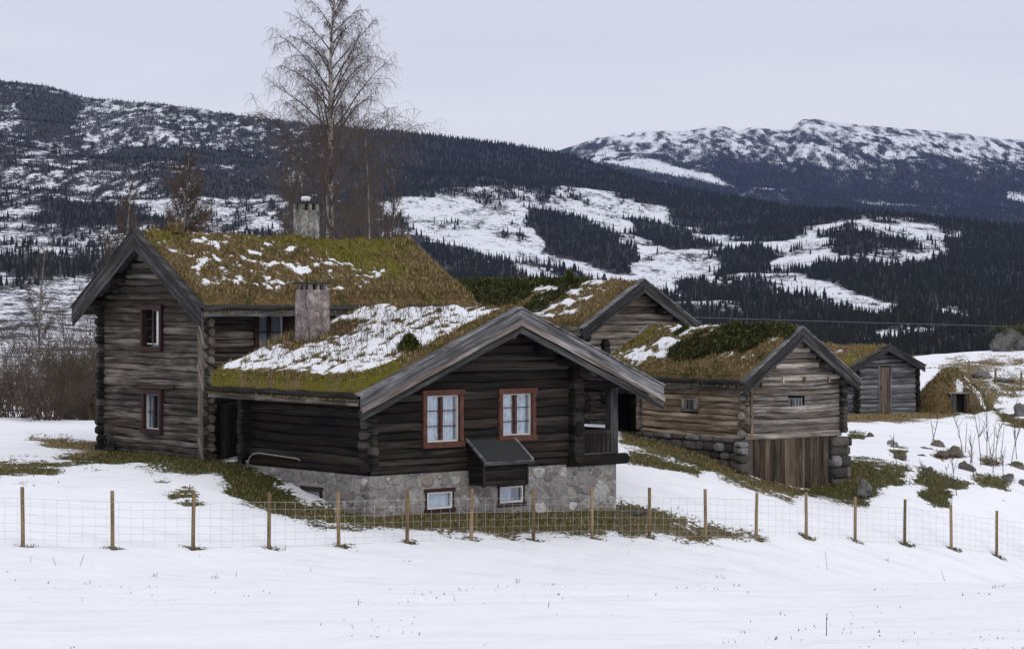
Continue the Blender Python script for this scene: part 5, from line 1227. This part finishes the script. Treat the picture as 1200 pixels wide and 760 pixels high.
ROCKS = [  # u, v(base), width px, height px, material, label
    (1011, 582, 16, 24, 'rock', 'upright grey boulder in the mossy bank below the barn corner'),
    (1045, 522, 13, 8, 'rock', 'lone flat grey stone on the snow right of the barn'),
    (1021, 513, 9, 8, 'mossy_rock', 'small mossy stone next to the barn wall on the snow'),
    (1054, 538, 15, 9, 'mossy_rock', 'brown-topped stone with twigs in front of the lone flat grey stone'),
    (1098, 524, 16, 12, 'mossy_rock', 'rounded brown stone at the back of the stone group in mid slope'),
    (1117, 536, 20, 15, 'mossy_rock', 'largest brown boulder of the stone group in mid slope'),
    (1106, 536, 14, 9, 'mossy_rock', 'low mossy stone leaning on the largest brown boulder'),
    (1084, 527, 16, 6, 'rock', 'thin slab of grey stone beside the stone group in mid slope'),
    (1132, 552, 17, 13, 'mossy_rock', 'pointed mossy stone below the stone group'),
    (1161, 546, 16, 8, 'mossy_rock', 'dome-shaped mossy stone between the saplings'),
    (1190, 549, 20, 10, 'mossy_rock', 'reddish-brown boulder near the right edge of the photo'),
    (1181, 562, 15, 10, 'rock', 'grey-brown stone just below the reddish-brown boulder'),
    (1198, 569, 10, 9, 'rock', 'dark stone cut by the right edge of the photo'),
    (1090, 552, 8, 7, 'mossy_rock', 'small reddish stone beside the fallen branch'),
    (1078, 535, 13, 4, 'mossy_rock', 'flat mossy slab left of the thin grey slab'),
    (1081, 547, 8, 4, 'mossy_rock', 'tiny green hummock stone under the flat mossy slab'),
    (1025, 547, 14, 7, 'mossy_rock', 'mossy stone on top of the bank right of the barn'),
    (1196, 488, 22, 20, 'rock', 'big dark boulder at the right edge below the fence posts'),
    (1150, 442, 24, 9, 'rock', 'long grey ledge of rock above the earth cellar'), (1175, 447, 22, 6, 'rock', 'flat grey rock slab right of the ledge of rock'),
    (1116, 440, 8, 6, 'mossy_rock', 'small pale stone on top of the earth cellar'),
    (1175, 588, 7, 3, 'mossy_rock', 'tiny stone in the snow near the fence, right side'),
]
for i, (u, v, w, hh, mt, lab) in enumerate(ROCKS):
    p = ground_hit(u, v); s = p[1] / F; p[2] -= .03
    lump('boulder', mt, (w * s * .56, w * s * .5, hh * s * .62), p, 300 + i, lab, 'rock', 'stones scattered on the snowy slope', rz=random.uniform(-.5, .5))
for i, (u, v, w, hh, lab) in enumerate(((1179, 413, 36, 32, 'big square grey boulder on the crest of the slope'), (1209, 414, 40, 30, 'massive grey boulder right of the square boulder on the crest, cut by the photo edge'))):
    p = at(u, v, 111); s = p[1] / F; lump('crest_boulder', 'crest_rock', (w * s * .56, w * s * .5, hh * s * .60), p, 390 + i, lab, 'rock', 'large boulders on the crest', rz=.3 * i, amp=.45, sub=4)
# snowy turf cap and bush on the crest boulder
p = at(1196, 388, 111.2); st = MB(); random.seed(5)
juniper(None, [np.array(p) + rv(.16) * np.array([4, 2, .8]) for _ in range(120)], 7, 'needle', .22, 'juniper_scrub')
o = bpy.data.objects['juniper_scrub']; tag(o, 'low green scrub growing on the boulders of the crest', 'scrub', kind='stuff')

# saplings on the right slope
SAP = [(1091, 520, 50, 'thin twin sapling behind the stone group in mid slope'), (1127, 530, 48, 'branched sapling right of the largest brown boulder'), (1149, 548, 100, 'tallest bare sapling on the right slope'), (1158, 540, 66, 'crooked sapling just right of the tallest bare sapling'), (1122, 582, 50, 'thick dark sapling in the foreground near the fence post'), (1110, 578, 32, 'short sapling left of the thick dark sapling'), (1091, 582, 30, 'short stem beside the mossy tuft near the fence'), (1142, 560, 55, 'thin sapling below the pointed mossy stone'), (1164, 556, 48, 'leaning sapling beside the dome-shaped mossy stone'), (1184, 548, 72, 'sapling leaning right over the reddish-brown boulder'), (1168, 540, 56, 'slim upright sapling behind the dome-shaped mossy stone'), (1192, 540, 50, 'slim sapling closest to the right edge of the photo'), (1052, 545, 34, 'wispy sapling on the brown-topped stone'), (1083, 560, 22, 'tiny sapling left of the mossy tufts'), (1176, 560, 40, 'short sapling in front of the grey-brown stone'), (1135, 550, 30, 'tiny sapling between the two mossy stones')]
for i, (u, v, hp, lab) in enumerate(SAP):
    random.seed(500 + i); p = ground_hit(u, v); H = hp * p[1] / F; t = MB(); bp = limb(t, (0, 0, -.1), (random.uniform(-.15, .15), 0, 1), H + .1, .016, .006, 8, 0, .09, 5)
    for k in range(int(4 + hp / 9)):
        i0 = random.randint(3, 7); limb(t, bp[i0], (random.uniform(-.6, .6), random.uniform(-.5, .5), 1), H * random.uniform(.12, .32), .011, .005, 3, 0, .08, 3)
    if i in (0, 1, 3, 10): limb(t, (.12, 0, -.1), (random.uniform(-.1, .15), 0, 1), H * .8, .016, .006, 7, 0, .05, 4)
    tag(t.build('sapling', 'twig', None, False, tuple(p)), lab, 'sapling', 'bare saplings on the right slope')
for u, v, u2, v2, lab in ((1140, 545, 1178, 553, 'fallen dark branch lying on the snow between the saplings'), (1070, 547, 1096, 556, 'fallen stick lying beside the small reddish stone')):
    a, b = ground_hit(u, v), ground_hit(u2, v2); t = MB(); t.tube([(0, 0, .02), (b - a) * .5 + (0, 0, .1), (b - a) + (0, 0, .03)], [.02, .017, .01], 5); limb(t, (b - a) * .5 + (0, 0, .1), (b - a) + rv(.4), .6, .01, .005, 3)
    tag(t.build('fallen_branch', 'twig', None, False, tuple(a)), lab, 'branch')
p = ground_hit(736, 602, 55, 70); t = MB(); t.box(-.5, .5, -.08, .08, .0, .06, 'x', j=.02); o = t.build('loose_board', 'barge', None, False, tuple(p)); o.rotation_euler = (0, 0, .3); tag(o, 'grey loose board lying in the grass at the right end of the stone cellar', 'board')

# lone fence posts on the far right slope
for u, v, hp, lab in ((1135, 437, 15, 'leftmost of the three thin posts on the far right slope'), (1166, 450, 18, 'middle one of the three thin posts on the far right slope'), (1196, 458, 22, 'rightmost of the three thin posts on the far right slope')):
    p = ground_hit(u, v, 85, 120); t = MB(); H = hp * p[1] / F; t.tube([(0, 0, -.3), (.02, 0, H * .5), (.03, 0, H)], [.05, .047, .043], 7); tag(t.build('wooden_post', 'post_wood', None, False, tuple(p)), lab, 'post', 'posts on the far right slope')

# dead stalks sticking out of the foreground snow
WEED = [(967, 750, 38), (1109, 683, 22), (970, 668, 24), (93, 663, 22), (35, 660, 12), (421, 714, 18), (365, 673, 12), (234, 655, 6), (276, 678, 12), (253, 680, 9), (8, 674, 6), (182, 678, 8), (604, 685, 10), (645, 690, 8), (590, 692, 8), (1170, 690, 8), (864, 690, 8), (52, 688, 8), (100, 688, 9), (545, 695, 8), (690, 692, 6), (642, 716, 12), (845, 680, 8), (67, 664, 14), (800, 694, 8), (310, 700, 7), (150, 700, 8), (478, 660, 6), (735, 650, 6), (1040, 660, 8), (380, 738, 9), (880, 735, 7)]
for i, (u, v, hp) in enumerate(WEED):
    random.seed(700 + i); p = ground_hit(u, v, 18, 75); H = max(.08, hp * p[1] / F); t = MB(); n = 1 if hp > 11 else random.randint(2, 6)
    for k in range(n):
        bp = limb(t, (random.uniform(-.07, .07) * (n > 1), random.uniform(-.05, .05), -.05), (random.uniform(-.25, .25) * (1 + (n > 1)), random.uniform(-.2, .2), 1), (H + .05) * random.uniform(.7, 1), .0055, .003, 4, 0, .06, 4)
        if hp > 20: limb(t, bp[3], rv(.5) + (0, 0, .8), H * .12, .004, .002, 2, 0, .1, 3)
    o = t.build('weed_stalk', 'stalk', None, False, tuple(p))
    tag(o, 'tall dead weed stalk sticking up out of the foreground snow' if hp > 11 else 'short dead grass tuft poking through the foreground snow', 'weed', 'tall dead stalks in the foreground snow' if hp > 11 else 'short dead tufts in the foreground snow')

# power line crossing behind the houses
def power_line():
    a, b = at(-260, 330, 190), at(1420, 388, 190); h = thing('power_line', 'thin power cable crossing the valley behind the roofs', 'power line', tuple(a)); c = MB(); n = 30
    c.tube([(b - a) * t + np.array([0, 0, -4 * .35 * t * (1 - t)]) for t in np.linspace(0, 1, n)], .019, 5); c.build('cable', 'cable', h)
    for q in (np.zeros(3), b - a):
        m = MB(); m.tube([q + (0, 0, -12), q + (0, 0, .8)], [.14, .10], 8); m.box(q[0] - .9, q[0] + .9, q[1] - .06, q[1] + .06, q[2] + .05, q[2] + .17); m.build('pole', 'post_wood', h)
power_line()
def pylon():
    p = at(1075, 399, 1500); h = MB(); H = 18.5; w = 2.0
    for sx in (-1, 1):
        for sy in (-1, 1): h.tube([(sx * w, sy * w, 0), (sx * w * .35, sy * w * .35, H)], .10, 4)
    for i in range(7):
        z0, z1 = H * i / 7, H * (i + 1) / 7; k0, k1 = w * (1 - .65 * i / 7), w * (1 - .65 * (i + 1) / 7)
        for s in (-1, 1): h.tube([(-k0 * s, -k0, z0), (k1 * s, -k1, z1)], .05, 3); h.tube([(-k0 * s, k0, z0), (k1 * s, k1, z1)], .05, 3)
    for z, l in ((H * .72, 4.2), (H * .95, 3.2)): h.box(-l, l, -.1, .1, z, z + .2)
    o = h.build('power_pylon', 'cable', None, False, tuple(p)); tag(o, 'pale lattice power pylon in the valley forest right of the shed', 'pylon')
pylon()
